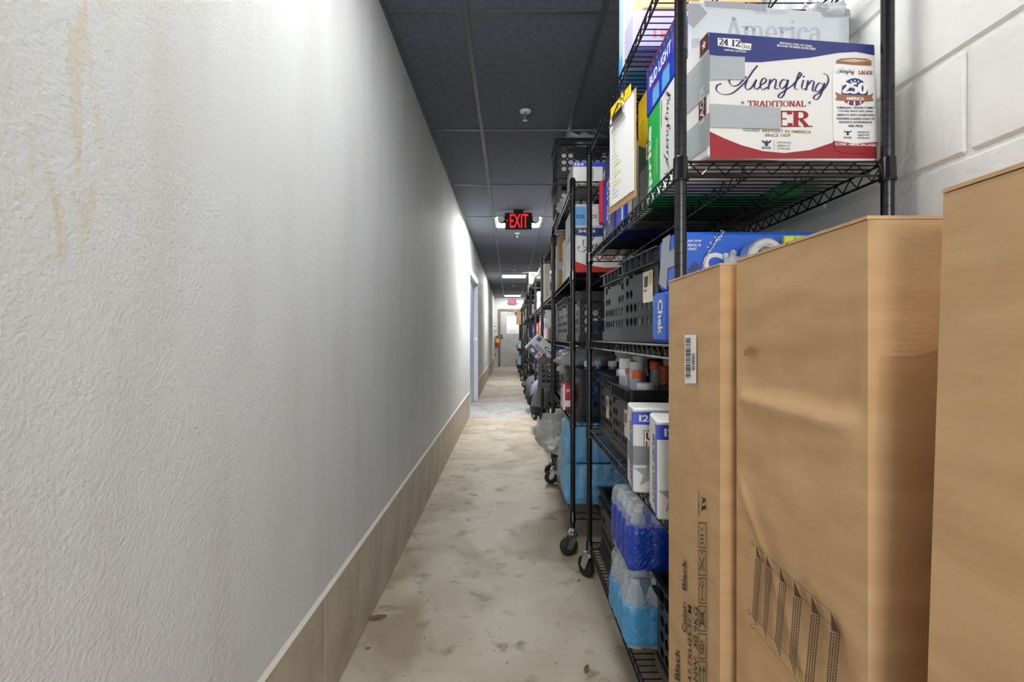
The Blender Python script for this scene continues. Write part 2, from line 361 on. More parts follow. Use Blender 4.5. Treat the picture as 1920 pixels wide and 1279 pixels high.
# a joined-up hand for the brewery name, as pen strokes
_Y = [[(665, 592), (625, 640), (585, 700), (545, 752), (500, 795), (450, 836), (395, 853), (338, 845), (302, 812), (308, 772), (345, 755)],
 [(425, 640), (412, 690), (418, 745), (445, 775), (490, 768), (530, 730), (565, 690)],
 [(575, 718), (556, 775), (572, 808), (612, 790), (655, 718)], [(655, 718), (636, 778), (655, 806), (692, 780)],
 [(690, 772), (738, 738), (736, 706), (706, 718), (690, 770), (710, 808), (757, 785)],
 [(778, 714), (760, 808)], [(764, 770), (800, 724), (830, 716), (828, 760), (820, 800), (852, 800)],
 [(932, 726), (892, 720), (864, 768), (884, 800), (920, 770), (942, 720)], [(942, 720), (916, 820), (886, 874), (855, 880), (862, 850), (920, 812), (980, 770)],
 [(980, 770), (1040, 702), (1062, 668), (1042, 658), (1012, 740), (1000, 798), (1030, 806)],
 [(1080, 722), (1064, 790), (1088, 806), (1112, 788)], [(1083, 684), (1079, 698)],
 [(1122, 724), (1104, 815)], [(1110, 780), (1150, 732), (1176, 736), (1166, 790), (1164, 820), (1192, 815)],
 [(1260, 760), (1222, 750), (1190, 800), (1206, 830), (1240, 810), (1276, 750)],
 [(1276, 750), (1240, 850), (1206, 895), (1175, 890), (1186, 860), (1240, 832), (1290, 772), (1310, 722), (1296, 676), (1260, 664)]]
def script_name(wmin=5, wmax=17):
    vs, fs = strokes(_Y, wmin, wmax, True, math.radians(-62))
    x0, x1, y0, y1 = 298, 1312, 590, 897
    return [((a-x0)/(x1-x0), 1-(b-y0)/(y1-y0)) for a, b in vs], fs
def star(n=5, r=.42, rot=90):
    vs = []
    for k in range(2*n):
        a = math.radians(rot+k*180/n); q = .5*(1 if k % 2 == 0 else r); vs.append((.5+q*math.cos(a), .5+q*math.sin(a)))
    return vs, [tuple(range(2*n))]
def disc(n=20): return [(.5+.5*math.cos(2*math.pi*k/n), .5+.5*math.sin(2*math.pi*k/n)) for k in range(n)], [tuple(range(n))]
SQ = ([(0, 0), (1, 0), (1, 1), (0, 1)], [(0, 1, 2, 3)])
def bars(n, seed=1, horizontal=False):
    r = random.Random(seed); x = 0; vs = []; fs = []
    while x < 1:
        a = r.choice((.012, .02, .03)); k = len(vs)
        q = [(x, 0), (min(1, x+a), 0), (min(1, x+a), 1), (x, 1)]
        if horizontal: q = [(b, a_) for a_, b in q][::-1]
        vs += q; fs.append((k, k+1, k+2, k+3)); x += a+r.choice((.012, .02, .028))
    return vs, fs
class Face:
    """one flat side of a thing: origin O, axes U (reading direction) and V (up), normal N, all in the thing's own space"""
    def __init__(s, root, O, U, V): s.root = root; s.O = Vector(O); s.U = Vector(U).normalized(); s.V = Vector(V).normalized(); s.N = s.U.cross(s.V)
    def at(s, u, v, off=.0): return s.O+s.U*u+s.V*v+s.N*off
    def pix(s, px, py):
        Mi = s.root.matrix_basis.inverted(); o = Mi @ Vector((0, 0, CH)); d = (Mi.to_3x3() @ Vector(((px-VX)/FPX, 1, -(py-VY)/FPX)))
        t = (s.O-o).dot(s.N)/d.dot(s.N); q = o+d*t-s.O; return (q.dot(s.U), q.dot(s.V))
    def decal(s, name, shape, quad, m, layer=1, parent=None, pixel=False):
        """shape = normalised verts/faces; quad = BL,BR,TR,TL in metres on the face (or read off in image pixels)"""
        vs, fs = shape; Q = [Vector(s.pix(*q)) if pixel else Vector(q) for q in quad]; out = []
        for a, b in vs:
            p = Q[0]*(1-a)*(1-b)+Q[1]*a*(1-b)+Q[2]*a*b+Q[3]*(1-a)*b; out.append(s.at(p.x, p.y, .0005*layer))
        bb = B(); bb.add(out, fs); return bb.ob(name, m, parent or s.root)
    def rect(s, name, shape, u0, v0, u1, v1, m, layer=1, parent=None): return s.decal(name, shape, [(u0, v0), (u1, v0), (u1, v1), (u0, v1)], m, layer, parent)
    def rpx(s, name, shape, x0, y0, x1, y1, m, layer=1, parent=None): return s.decal(name, shape, [(x0, y1), (x1, y1), (x1, y0), (x0, y0)], m, layer, parent, True)
    def poly(s, name, pts, m, layer=1, pixel=False, parent=None):
        P = [s.pix(*p) if pixel else p for p in pts]; bb = B(); bb.add([s.at(p[0], p[1], .0005*layer) for p in P], [tuple(range(len(P)))]); return bb.ob(name, m, parent or s.root)
def faces(root, dx, dy, dz):
    return {'near': Face(root, (0, 0, 0), (1, 0, 0), (0, 0, 1)), 'left': Face(root, (0, dy, 0), (0, -1, 0), (0, 0, 1)),
            'top': Face(root, (0, 0, dz), (1, 0, 0), (0, 1, 0)), 'under': Face(root, (0, dy, 0), (1, 0, 0), (0, -1, 0))}
def carton(name, label, cat, x, y, z, dx, dy, dz, m, rz=0.0, group=None, c=.004, rot=None):
    t = thing(name, label, cat, (x, y, z), rz, group, rot); B().box(0, 0, 0, dx, dy, dz, c).ob('body', m, t)
    return t, faces(t, dx, dy, dz)
# ------------------------------------------------------------------ the setting
fl = struct(B().box(-.75, YB, -.08, 1.0, YE+.15, 0).ob('floor', FLOOR))
B().box(-.66, 6.62, .0, .5, 8.12, .0012).ob('flat_patch', DAYLIT_FLOOR, fl)  # thin patch on the floor carrying the painted doorway daylight
D0, D1, DH = 6.66, 8.38, 2.03
wl = struct(B().box(XL-.11, YB, 0, XL, D0, ZC+.02).box(XL-.11, D1, 0, XL, YE, ZC+.02).box(XL-.11, D0, DH, XL, D1, ZC+.02).ob('wall_left', STUCCO))
wr = struct(B().box(XR+.006, YB, 0, XR+.12, YE, ZC+.02).ob('wall_right', MORTAR))
bl = B().box(0, .005, .005, .012, .40, .20, .0045).mesh('block', BLOCKM)
for k in range(-7, 6):
    z = 1.450+.205*k; h = .205
    if z > ZC-.03: continue
    y = .910-.405*4 + (0 if k % 2 == 0 else .2025)
    while y < 5.0:
        o = link('block', bl, wr); o.location = (XR, y, z); y += .405
we = struct(B().box(XL-.1, YE, 0, XR+.1, YE+.12, ZC+.02).ob('wall_end', STUCCO))
# tiled skirting along the plaster wall
bb = struct(B().box(XL, YB, 0, XL+.004, D0, .335).box(XL, D1, 0, XL+.004, YE, .335).ob('baseboard_left', GROUT))
tl = B().box(0, .0015, .004, .009, .3325, .338, .0015).mesh('tile', BASETILE)
for (a, b) in ((1.431-.334*12, D0), (D1, YE)):
    y = a
    while y+.334 < b+.12:
        if y+.334 > b:
            o = B().box(0, .0015, .004, .009, b-y-.001, .338, .0015).ob('tile', BASETILE, bb)
        else: o = link('tile', tl, bb)
        o.location = (XL, y, 0); y += .334
for (a, b) in ((YB, D0), (D1, YE)):
    g = B().add([(XL, a, .338), (XL+.010, a, .338), (XL, a, .347), (XL, b, .338), (XL+.010, b, .338), (XL, b, .347)], [(0, 1, 4, 3), (1, 2, 5, 4), (0, 3, 5, 2)]); g.ob('grout_bead', GROUT, bb)
# suspended ceiling: slab, tees and black tiles
ce = struct(B().box(XL, YB, ZC+.03, XR+.01, YE, ZC+.06).ob('ceiling', TILE))
CX = [XL, -.193, .417, XR]
CY = [2.14+1.2192*k for k in range(-4, 13)] + [YE]
CY = [y for y in CY if y < YE-.05] + [YE]
LY = [(.92, 1.53), (5.79, 6.40), (11.28, 11.89), (16.77, 17.38)]
def tile(x0, x1, y0, y1): B().box(x0+.004, y0+.004, ZC+.006, x1-.004, y1-.004, ZC+.018, .002).ob('ceiling_tile', TILE, ce)
for j in range(3):
    for i in range(len(CY)-1):
        y0, y1 = CY[i], CY[i+1]
        L = [l for l in LY if j == 1 and l[0] > y0-.15 and l[1] < y1+.15]
        if L:
            a, b = L[0]
            if a-y0 > .2: tile(CX[j], CX[j+1], y0, a)
            if y1-b > .2: tile(CX[j], CX[j+1], b, y1)
        else: tile(CX[j], CX[j+1], y0, y1)
for x in CX[1:3]: B().box(x-.012, YB, ZC, x+.012, YE, ZC+.006, .001).ob('main_tee', TEE, ce)
for y in CY[:-1]+[a for a, b in LY]+[b for a, b in LY]:
    for j in range(3):
        if y not in CY and j != 1: continue
        B().box(CX[j]+.012, y-.012, ZC+.0005, CX[j+1]-.012, y+.012, ZC+.0065, .001).ob('cross_tee', TEE, ce)
B().box(XL, YB, ZC-.002, XL+.02, YE, ZC+.004).ob('wall_angle', TEE, ce); B().box(XR-.02, YB, ZC-.002, XR, YE, ZC+.004).ob('wall_angle', TEE, ce)
for i, (a, b) in enumerate(LY):
    t = thing('ceiling_light', ['square white ceiling light panel above the first rack', 'square white ceiling light panel behind the hanging exit sign',
        'square white ceiling light panel halfway down the corridor', 'square white ceiling light panel next to the end wall'][i], 'light', (.112, (a+b)/2, ZC), group='ceiling light panels')
    hw, hl = .29, (b-a)/2-.012
    B().box(-hw, -hl, .004, -hw+.02, hl, .02).box(hw-.02, -hl, .004, hw, hl, .02).box(-hw, -hl, .004, hw, -hl+.02, .02).box(-hw, hl-.02, .004, hw, hl, .02).ob('frame', WHITE, t)
    B().box(-hw+.02, -hl+.02, .008, hw-.02, hl-.02, .016).ob('diffuser', LIGHTM[i], t)
for i, (x, y) in enumerate([(.102, 3.08), (.11, 6.72), (.11, 10.46), (.11, 13.66)]):
    t = thing('sprinkler', ['white fire sprinkler head on the black ceiling before the exit sign', 'white fire sprinkler head just behind the hanging exit sign',
        'white fire sprinkler head in front of the middle light panel', 'white fire sprinkler head between the two far light panels'][i], 'sprinkler', (x, y, ZC), group='ceiling sprinklers')
    B().lathe([(.036, .004), (.036, .0), (.030, -.006), (.014, -.009), (.012, .0)], 18).ob('escutcheon', WHITE, t, True)
    B().lathe([(.009, 0), (.009, -.03), (.005, -.034)], 10).tube([(.010, 0, -.028), (.012, 0, -.04), (.004, 0, -.052)], .0025, 5).tube([(-.010, 0, -.028), (-.012, 0, -.04), (-.004, 0, -.052)], .0025, 5).lathe([(.004, -.05), (.016, -.053), (.016, -.056), (.003, -.057)], 14).ob('nozzle', CHROME, t, True)
# door in the left wall
dr = struct(B().box(XL-.1, D0+.05, .01, XL-.06, D0+.86-.003, DH-.05, .002).box(XL-.1, D0+.86+.003, .01, XL-.06, D1-.05, DH-.05, .002).ob('door_1', DAYLIT_DOOR))
B().box(XL-.10, D0, 0, XL+.012, D0+.045, DH+.0).box(XL-.10, D1-.045, 0, XL+.012, D1, DH).box(XL-.10, D0, DH-.045, XL+.012, D1, DH+.0).box(XL, D0-.04, 0, XL+.012, D0, DH+.05).box(XL, D1, 0, XL+.012, D1+.04, DH+.05).box(XL, D0, DH, XL+.012, D1, DH+.05).ob('door_frame', DAYLIT_DOOR, dr)
B().box(XL-.075, D1-.052, .01, XL-.058, D1-.046, DH-.05).box(XL-.062, D0+.855, .01, XL-.0585, D0+.865, DH-.05).ob('weather_strip', GAP, dr)
B().box(XL-.06, D1-.2, 1.0, XL-.052, D1-.13, 1.12, .002).tube([(XL-.05, D1-.165, 1.06), (XL-.01, D1-.165, 1.06), (XL-.005, D1-.25, 1.06)], .009, 8).ob('handle', CHROME, dr, True)
# door in the end wall
d2 = struct(B().box(-.33, YE-.035, .008, .60, YE-.005, 2.03, .002).ob('door_2', GREYDOOR))
B().box(-.40, YE-.05, 0, -.335, YE+.0, 2.12).box(.605, YE-.05, 0, .67, YE, 2.12).box(-.335, YE-.05, 2.035, .605, YE, 2.12).ob('door_frame', BROWNFRAME, d2)
B().box(-.32, YE-.043, 1.02, -.255, YE-.034, 1.18, .002).tube([(-.287, YE-.04, 1.06), (-.287, YE-.09, 1.06), (-.18, YE-.095, 1.055)], .010, 8).ob('handle', BLACKM, d2, True)
B().box(.20, YE-.09, 1.93, .50, YE-.036, 1.99, .004).tube([(.3, YE-.08, 1.985), (.05, YE-.14, 2.01), (-.06, YE-.05, 2.06)], .007, 6).ob('door_closer', INK, d2)
t = thing('notice', 'white paper notice taped on the grey end door', 'notice', (-.10, YE-.036, 1.22))
B().box(0, -.0018, 0, .45, 0, .62).ob('sheet', PAPER, t)
f = Face(t, (0, -.0018, 0), (1, 0, 0), (0, 0, 1))
for k in range(5): f.rect('printed_line', SQ, .08, .10-.014*k, .37, .105-.014*k, INKG)
# exit signs
def exit_sign(label, loc, lamps, arrow, ceiling):
    t = thing('exit_sign', label, 'sign', loc, group='lit exit signs')
    B().box(-.153, -.024, -.095, .153, .024, .095, .006).ob('housing', BLACKM if ceiling else mat('burgundy', (96, 30, 36), .4), t)
    fr = Face(t, (-.153, -.024, -.095), (1, 0, 0), (0, 0, 1))
    fr.rect('lettering', textshape('EXIT', .004), .056, .018, .262, .172, GLOWRED, 2)
    if arrow: fr.decal('arrow', strokes([[(1, 1), (0, .5), (1, 0)]], .16, .16, False), [(.014, .082), (.032, .082), (.032, .112), (.014, .112)], GLOWRED, 2)
    if ceiling: B().box(-.06, -.03, .095, .06, .03, .122, .003).ob('ceiling_canopy', BLACKM, t)
    for s in (-1, 1):
        M = Matrix.Translation((s*.195, -.012, .012)) @ Matrix.Rotation(math.radians(78), 4, 'X')
        hd = B().lathe([(.018, -.045), (.030, -.035), (.042, .0), (.046, .02), (.044, .026)], 16, M=M)
        hd.box(min(s*.15, s*.175), -.014, -.02, max(s*.15, s*.175), .014, .045, .003)
        o = hd.ob('lamp_head', lamps, t, True)
        B().lathe([(.040, .0265), (.040, .0285)], 16, M=M).ob('lens', mat('lamp_lens', (230, 230, 226), .2), o)
    return t
exit_sign('black hanging exit sign with red letters and twin lamps below the ceiling', (.104, 5.50, ZC-.122), BLACKM, True, True)
exit_sign('small red exit sign with white twin lamps above the end door', (.10, YE-.026, 2.37), WHITE, False, False)
# fire extinguisher, thermostat, electrical panel by the end
t = thing('fire_extinguisher', 'red fire extinguisher hanging on the end wall beside the brown door frame', 'extinguisher', (-.445, YE-.085, .72))
B().lathe([(.05, 0), (.066, .012), (.068, .03), (.068, .27), (.060, .31), (.03, .335), (.02, .35)], 20).ob('cylinder', RED, t, True)
B().lathe([(.0690, .17), (.0690, .29)], 20).ob('paper_label', YELLOW, t, True)
B().lathe([(.018, .35), (.022, .36), (.022, .40)], 12).box(-.012, -.05, .40, .012, .03, .41).box(-.012, -.06, .42, .012, .03, .43).ob('valve', BLACKM, t)
B().tube([(-.02, 0, .385), (-.07, -.02, .38), (-.085, -.03, .30), (-.075, -.03, .18)], .010, 8).ob('hose', RUBBER, t, True)
B().box(-.02, .066, .1, .02, .0849, .42).ob('wall_bracket', CHROME, t)
t = thing('thermostat', 'small white thermostat on the end wall above the extinguisher', 'thermostat', (-.52, YE, 1.36)); B().box(-.03, -.035, 0, .045, 0, .17, .004).ob('cover', WHITE, t); B().box(-.018, -.037, .1, .03, -.035, .14).ob('display', GAP, t)
t = thing('electrical_panel', 'flat grey electrical panel on the plaster wall near the end', 'panel', (XL, 14.3, 1.08)); B().box(0, 0, 0, .022, .55, .60, .004).ob('cabinet', SILVER, t)
B().box(.022, .03, .03, .028, .52, .57, .002).ob('cover_door', SILVER, t); B().box(.028, .46, .28, .034, .49, .34, .001).ob('latch', INK, t)
t = thing('door_stop', 'small dark wall bumper low on the end wall', 'bumper', (-.52, YE, .42)); B().lathe([(.03, 0), (.034, .02), (.02, .03)], 14, M=Matrix.Rotation(math.radians(90), 4, 'X')).ob('rubber_pad', RUBBER, t, True); B().lathe([(.012, .03), (.012, .036)], 10, M=Matrix.Rotation(math.radians(90), 4, 'X')).ob('screw_head', CHROME, t)
# dead leaves on the floor
for i, (px, py, s, a, lb) in enumerate([(708, 1160, .035, .3, 'curled brown leaf on the floor beside the tiled skirting'), (1100, 1256, .02, 1.2, 'thin brown leaf scrap on the floor by the lowest rack shelf'), (690, 1217, .010, .2, 'tiny rust chip on the floor at the skirting'), (1070, 1030, .05, 2.0, 'flat brown leaf on the floor beside the first rack caster'), (1085, 1090, .012, .9, 'small dark leaf bit on the floor ahead of the caster')]):
    Y = CH*FPX/(py-VY); X = (px-VX)*Y/FPX
    q = []
    for u, wd in ((-1, .05), (-.6, .3), (0, .42), (.5, .3), (1, .04)):
        for sgn in (-1, 0, 1): q.append((u*s, sgn*wd*s, .0015+abs(sgn)*.25*s*(.5+.5*random.random())))
    lf = B().add(q, [(3*r+c, 3*r+c+1, 3*r+c+4, 3*r+c+3) for r in range(4) for c in range(2)]).ob('dead_leaf', LEAFM); lf.location = (X, Y, .001); lf.rotation_euler = (0, 0, a)
    tag(lf, lb, 'leaf', 'dead leaves on the concrete')
# ------------------------------------------------------------------ wire racks
RACK_D, RACK_L = .444, 1.18
def groove_post(h):
    pr = [(.0127, .0)]; z = .0254
    while z < h-.01:
        pr += [(.0127, z-.0012), (.0119, z-.0006), (.0119, z+.0006), (.0127, z+.0012)]; z += .0254
    pr += [(.0127, h-.004), (.010, h)]; return B().lathe(pr, 14).mesh('post', BLACKM, True)
POSTS = {}
COLLAR = B().lathe([(.0150, -.046), (.0172, -.044), (.0172, -.040), (.0160, -.038), (.0150, .004), (.0135, .006)], 14).mesh('collar', BLACKM, True)
def zig(b, p, q, top, bot, n, r=.0021):
    p, q = Vector(p), Vector(q); pts = []
    for i in range(2*n+1):
        c = p.lerp(q, i/(2*n)); pts.append((c.x, c.y, top if i % 2 == 0 else bot))
    b.tube(pts, r, 4)
def shelf_mesh():
    f = B(); D, L = RACK_D, RACK_L
    for x in (0, D):
        for z in (-.004, -.034): f.tube([(x, .012, z), (x, L-.012, z)], .0031, 6)
        zig(f, (x, .02, 0), (x, L-.02, 0), -.006, -.032, 24)
    for y in (0, L):
        for z in (-.004, -.034): f.tube([(.012, y, z), (D-.012, y, z)], .0031, 6)
        zig(f, (.02, y, 0), (D-.02, y, 0), -.006, -.032, 8)
    for x in (D*.33, D*.66):
        f.tube([(x, 0, -.034), (x, L, -.034)], .0026, 6); zig(f, (x, .02, 0), (x, L-.02, 0), -.006, -.034, 22, .0018)
    d = B(); n = int(L/.0272)
    for i in range(1, n+1):
        y = i*L/(n+1); d.tube([(-.002, y, -.002), (D+.002, y, -.002)], .0018, 5)
    return f.mesh('shelf', BLACKM), d.mesh('wire_deck', BLACKM)
SHELF, DECK = shelf_mesh()
def caster_mesh():
    M = Matrix.Rotation(math.radians(90), 4, 'Y')
    wheel = B().lathe([(.012, -.014), (.040, -.014), (.046, -.010), (.048, 0), (.046, .010), (.040, .014), (.012, .014)], 22, c=(0, .022, .048), M=M).mesh('wheel', RUBBER, True)
    hub = B().lathe([(.014, -.0155), (.014, .0155)], 14, c=(0, .022, .048), M=M).mesh('hub', CHROME, True)
    f = B()
    for s in (-1, 1): f.add([(s*.018, -.020, .104), (s*.018, .022, .104), (s*.018, .038, .048), (s*.018, .008, .040), (s*.0205, -.020, .104), (s*.0205, .022, .104), (s*.0205, .038, .048), (s*.0205, .008, .040)], [(0, 1, 2, 3), (7, 6, 5, 4), (0, 4, 5, 1), (1, 5, 6, 2), (2, 6, 7, 3), (3, 7, 4, 0)])
    f.box(-.0205, -.022, .100, .0205, .026, .106); f.lathe([(.021, .106), (.024, .109), (.024, .118), (.017, .122), (.017, .128), (.012, .130), (.012, .146)], 16)
    return wheel, hub, f.mesh('caster_fork', CHROME, True)
WHEEL, HUB, FORK = caster_mesh()
def rack(label, x, y, rz, zs, top, swivel):
    t = thing('wire_rack', label, 'shelving', (x, y, 0), rz, 'black wire storage racks')
    k = round(top, 3)
    if k not in POSTS: POSTS[k] = groove_post(top-.14)
    for (px, py) in ((0, 0), (RACK_D, 0), (0, RACK_L), (RACK_D, RACK_L)):
        p = link('post', POSTS[k], t); p.location = (px, py, .14)
        for z in zs: c = link('collar', COLLAR, p); c.location = (0, 0, z-.14)
        f = link('caster', FORK, t); f.location = (px, py, 0); f.rotation_euler = (0, 0, swivel+random.uniform(-.5, .5))
        link('wheel', WHEEL, f); link('hub', HUB, f)
    for z in zs:
        s = link('shelf', SHELF, t); s.location = (0, 0, z); stuff(link('wire_deck', DECK, s))
    return t
Z1 = [.165, .69, 1.09, 1.485, 1.972]; Z2 = [.215, .688, 1.08, 1.434, 1.895]; Z3 = [.19, .69, 1.08, 1.45, 1.90]
rack('black wire rack holding the brewery cases right behind the big cartons', .367, 1.036, 0, Z1, 1.985, .4)
rack('second black wire rack from the cartons, stacked crates on its top', .322, 2.45, -.010, Z2, 1.91, 1.9)
ORD = ['third', 'fourth', 'fifth', 'sixth', 'seventh', 'eighth', 'ninth', 'tenth', 'eleventh']
RX = [.345, .350, .352, .335, .335, .335, .335, .335, .335]; RY = [3.84, 5.22, 6.58, 7.94, 9.30, 10.66, 12.02, 13.38, 14.74]
for i in range(9):
    rack(ORD[i]+' black wire rack along the block wall counting from the cartons', RX[i], RY[i], 0, Z3, 1.915, random.uniform(0, 3))
# ------------------------------------------------------------------ the tall cartons in front
def dented(dx, dy, dz, fn, ny=30, nz=70):
    """carton body whose corridor side is a fine grid pushed in and out by fn(u, v)"""
    b = B(); c = .004
    b.add([(0, 0, 0), (dx, 0, 0), (dx, dy, 0), (0, dy, 0), (0, 0, dz), (dx, 0, dz), (dx, dy, dz), (0, dy, dz)], [(0, 3, 2, 1), (0, 1, 5, 4), (1, 2, 6, 5), (2, 3, 7, 6), (4, 5, 6, 7)])
    vs = []
    for j in range(nz+1):
        for i in range(ny+1):
            u, v = i/ny, j/nz; e = min(1, 12*u, 12*(1-u), 25*v, 25*(1-v)); vs.append((-fn(u, v)*e, dy*(1-u), dz*v))
    b.add(vs, [(j*(ny+1)+i, j*(ny+1)+i+1, (j+1)*(ny+1)+i+1, (j+1)*(ny+1)+i) for j in range(nz) for i in range(ny)]); return b
def flaps(t, dx, dy, dz, m):
    """the folded-down top: two flaps meeting at a taped seam, edges a little lifted"""
    for (a, b_) in ((0, dy/2-.002), (dy/2+.002, dy)):
        B().add([(-.001, a, dz+.0005), (dx, a, dz+.0005), (dx, b_, dz+.0005), (-.001, b_, dz+.0005), (-.001, a, dz+.004), (dx, a, dz+.004), (dx, b_, dz+.004), (-.001, b_, dz+.004)], [(4, 5, 6, 7), (0, 1, 5, 4), (1, 2, 6, 5), (2, 3, 7, 6), (3, 0, 4, 7)]).ob('top_flap', m, t)
    B().box(.0, dy/2-.03, dz+.0042, dx, dy/2+.03, dz+.0046).ob('packing_tape', mat('clear_tape', (206, 170, 122), .15), t)
def g(x, c, s): return math.exp(-((x-c)/s)**2)
# narrow carton with the printed column of symbols
A_D = (.47, .243, 1.218)
ta = thing('tall_carton', 'narrow tall brown carton with barcode sticker and black slanted lettering', 'box', (.33, .757, 0))
dented(*A_D, lambda u, v: .0012*noise.noise((u*5, v*14, 1))).ob('body', KRAFT, ta, True); flaps(ta, *A_D, KRAFT)
fa = Face(ta, (-.0018, A_D[1], 0), (0, -1, 0), (0, 0, 1))
st = fa.rpx('barcode_sticker', SQ, 1284.5, 628, 1306, 719, PAPER, 1)
def updec(f, name, shape, x0, ytop, x1, ybot, m, layer=2, slant=0):
    """text running up the side: reading direction is up; x0 side is the top of the letters"""
    return f.decal(name, shape, [(x1, ybot+slant), (x1, ytop+slant), (x0, ytop), (x0, ybot)], m, layer, None, True)
fa.decal('barcode', bars(30, 3), [(1296, 709), (1296, 634), (1286.5, 634), (1286.5, 709)], INK, 2, st, True)
fa.decal('barcode', bars(30, 5), [(1304, 694), (1304, 663), (1298, 663), (1298, 694)], INK, 2, st, True)
updec(fa, 'lettering', textshape('Black', .02, .25), 1280, 1049, 1287.5, 1109, INK, 2, 0)
updec(fa, 'lettering', textshape('Color:', .02, .25), 1280, 1128, 1288, 1186, INK, 2)
updec(fa, 'lettering', textshape('47.7XH25.5CM', .012, .25), 1290.5, 1133, 1297.5, 1279, INK, 2)
updec(fa, 'lettering', textshape('30.9KG', .012, .25), 1301.5, 1136, 1309, 1219, INK, 2)
updec(fa, 'lettering', textshape('NW:', .012, .25), 1301.5, 1229, 1309, 1279, INK, 2)
updec(fa, 'lettering', textshape('Black', .02, .25), 1266, 1216, 1275, 1278, INK, 2)
updec(fa, 'printed_bar', bars(40, 8), 1309.5, 921, 1312, 968, INK, 2)
def frame_shape(t=.06): return [(0, 0), (1, 0), (1, 1), (0, 1), (t, t*.5), (1-t, t*.5), (1-t, 1-t*.5), (t, 1-t*.5)], [(0, 1, 5, 4), (1, 2, 6, 5), (2, 3, 7, 6), (3, 0, 4, 7)]
ICONS = [[[(.3, .2), (.7, .2)], [(.3, .35), (.7, .35)], [(.3, .5), (.7, .5)], [(.4, .7), (.6, .8)]], [[(.2, .2), (.8, .75)], [(.8, .2), (.2, .75)], [(.4, .9), (.6, .9)]],
         [[(.5, .15), (.5, .6), (.3, .75), (.5, .9), (.7, .75), (.5, .6)], [(.35, .15), (.65, .15)]], [[(.15, .15), (.85, .85)], [(.85, .15), (.15, .85)], [(.3, .3), (.7, .3), (.7, .7), (.3, .7), (.3, .3)]],
         [[(.3, .25), (.5, .2), (.7, .3), (.7, .6), (.5, .75), (.3, .6), (.3, .25)], [(.4, .4), (.6, .4), (.6, .55), (.4, .55)]], [[(.3, .1), (.3, .8), (.2, .6)], [(.3, .8), (.4, .6)], [(.7, .1), (.7, .8), (.6, .6)], [(.7, .8), (.8, .6)]]]
for k in range(6):
    y0, y1 = 979+k*52, 1027+k*52
    x0, x1 = 1310, 1325
    qd = [(x0, y1), (x1, y1+2), (x1, y0+2), (x0, y0)]
    fa.decal('printed_frame', frame_shape(.07), qd, INK, 1, None, True); fa.decal('printed_symbol', strokes(ICONS[k], .05, .09, False), qd, INK, 2, None, True)
fa.decal('printed_symbol', strokes([[(0, 0), (1, .3)], [(0, .3), (1, .1)], [(.2, .5), (.9, .8)], [(.1, .9), (.9, .6)]], .12, .3, False), [(1316, 957), (1324, 957), (1324, 930), (1316, 930)], INK, 2, None, True)
# wide carton with the drawing of a rack
B_D = (.45, .2687, 1.2195)
def dent_b(u, v):
    z = v*1.221
    d = .0025*noise.noise((u*3, v*9, 4))+.0015*noise.noise((u*8, v*25, 2))
    d -= .010*max(0, min(1, (z-1.02)/.02))*max(0, min(1, (1.155-z)/.10))*(.4+.6*u)             # hollow under the top edge
    d += .005*g(z, 1.016, .010)*min(1, (1-u)*3)                                             # long crease
    d -= .006*max(0, min(1, (.80+.09*(1-u)-z)/.05))*max(0, min(1, (z-.62-.16*(1-u))/.07))*min(1, (1-u)*8)*min(1, max(0, u-.1)*2.0)
    d += .003*g(z-.30*(1-u), .60, .012)
    return d
tb = thing('tall_carton', 'wide creased brown carton with a printed drawing of a wire rack', 'box', (.345, .465, 0))
dented(*B_D, dent_b, 60, 200).ob('body', KRAFT, tb, 'all'); flaps(tb, *B_D, KRAFT)
fb = Face(tb, (-.0036, B_D[1], 0), (0, -1, 0), (0, 0, 1))
tb_holes = fb.decal('torn_patch', ([(.0, .1), (.2, .75), (.7, 1), (1, .8), (.7, .3), (.3, 0)], [(0, 1, 2, 3, 4, 5)]), [(1394, 668), (1414, 668), (1414, 650), (1394, 650)], KRAFT2, 1, None, True)
# drawing: five posts joined by rails, traced on the carton side; Z(x, y) reads the close-up's own scale
def Zc(x, y): return (1250+x/3.206, 880+y/3.206)
cols = [((540, 460), (575, 545), (545, 950), (515, 880)), ((600, 515), (640, 600), (600, 1035), (580, 935)), ((682, 590), (725, 690), (685, 1140), (652, 1030)), ((768, 668), (820, 780), (775, 1255), (738, 1130)), ((873, 758), (930, 880), (880, 1390), (832, 1270)), ((990, 855), (1052, 990), (1000, 1530), (952, 1400))]
for (a, b_, c_, d_) in cols:
    q = [d_, c_, b_, (a[0]-4, b_[1]-15)]
    for k in range(4):
        u0 = k/4+.03; u1 = k/4+.19
        P = []
        for (u, v) in ((u0, 0), (u1, 0), (u1, 1), (u0, 1)):
            x = q[0][0]*(1-u)*(1-v)+q[1][0]*u*(1-v)+q[2][0]*u*v+q[3][0]*(1-u)*v; y = q[0][1]*(1-u)*(1-v)+q[1][1]*u*(1-v)+q[2][1]*u*v+q[3][1]*(1-u)*v
            P.append(Zc(x, y))
        sh = ([], [])
        n = 26
        for i in range(n):
            o = len(sh[0]); v0 = i/n; v1 = (i+.8)/n; sh[0].extend([(0, v0), (1, v0), (1, v1), (0, v1)]); sh[1].append((o, o+1, o+2, o+3))
        fb.decal('printed_strip', sh, P, INKB, 1, None, True)
    fb.poly('printed_strip', [Zc(*a), Zc(b_[0]-6, b_[1]), Zc(a[0]+2, b_[1]-20)], INKB, 1, True)
rails = [[(510, 440), (600, 512), (680, 588), (768, 665), (873, 755), (990, 855)], [(550, 520), (640, 600), (725, 690), (820, 775), (925, 875), (1045, 985)], [(500, 860), (580, 945), (655, 1030), (740, 1125), (840, 1250)], [(525, 950), (600, 1045), (685, 1145), (770, 1255), (850, 1360)]]
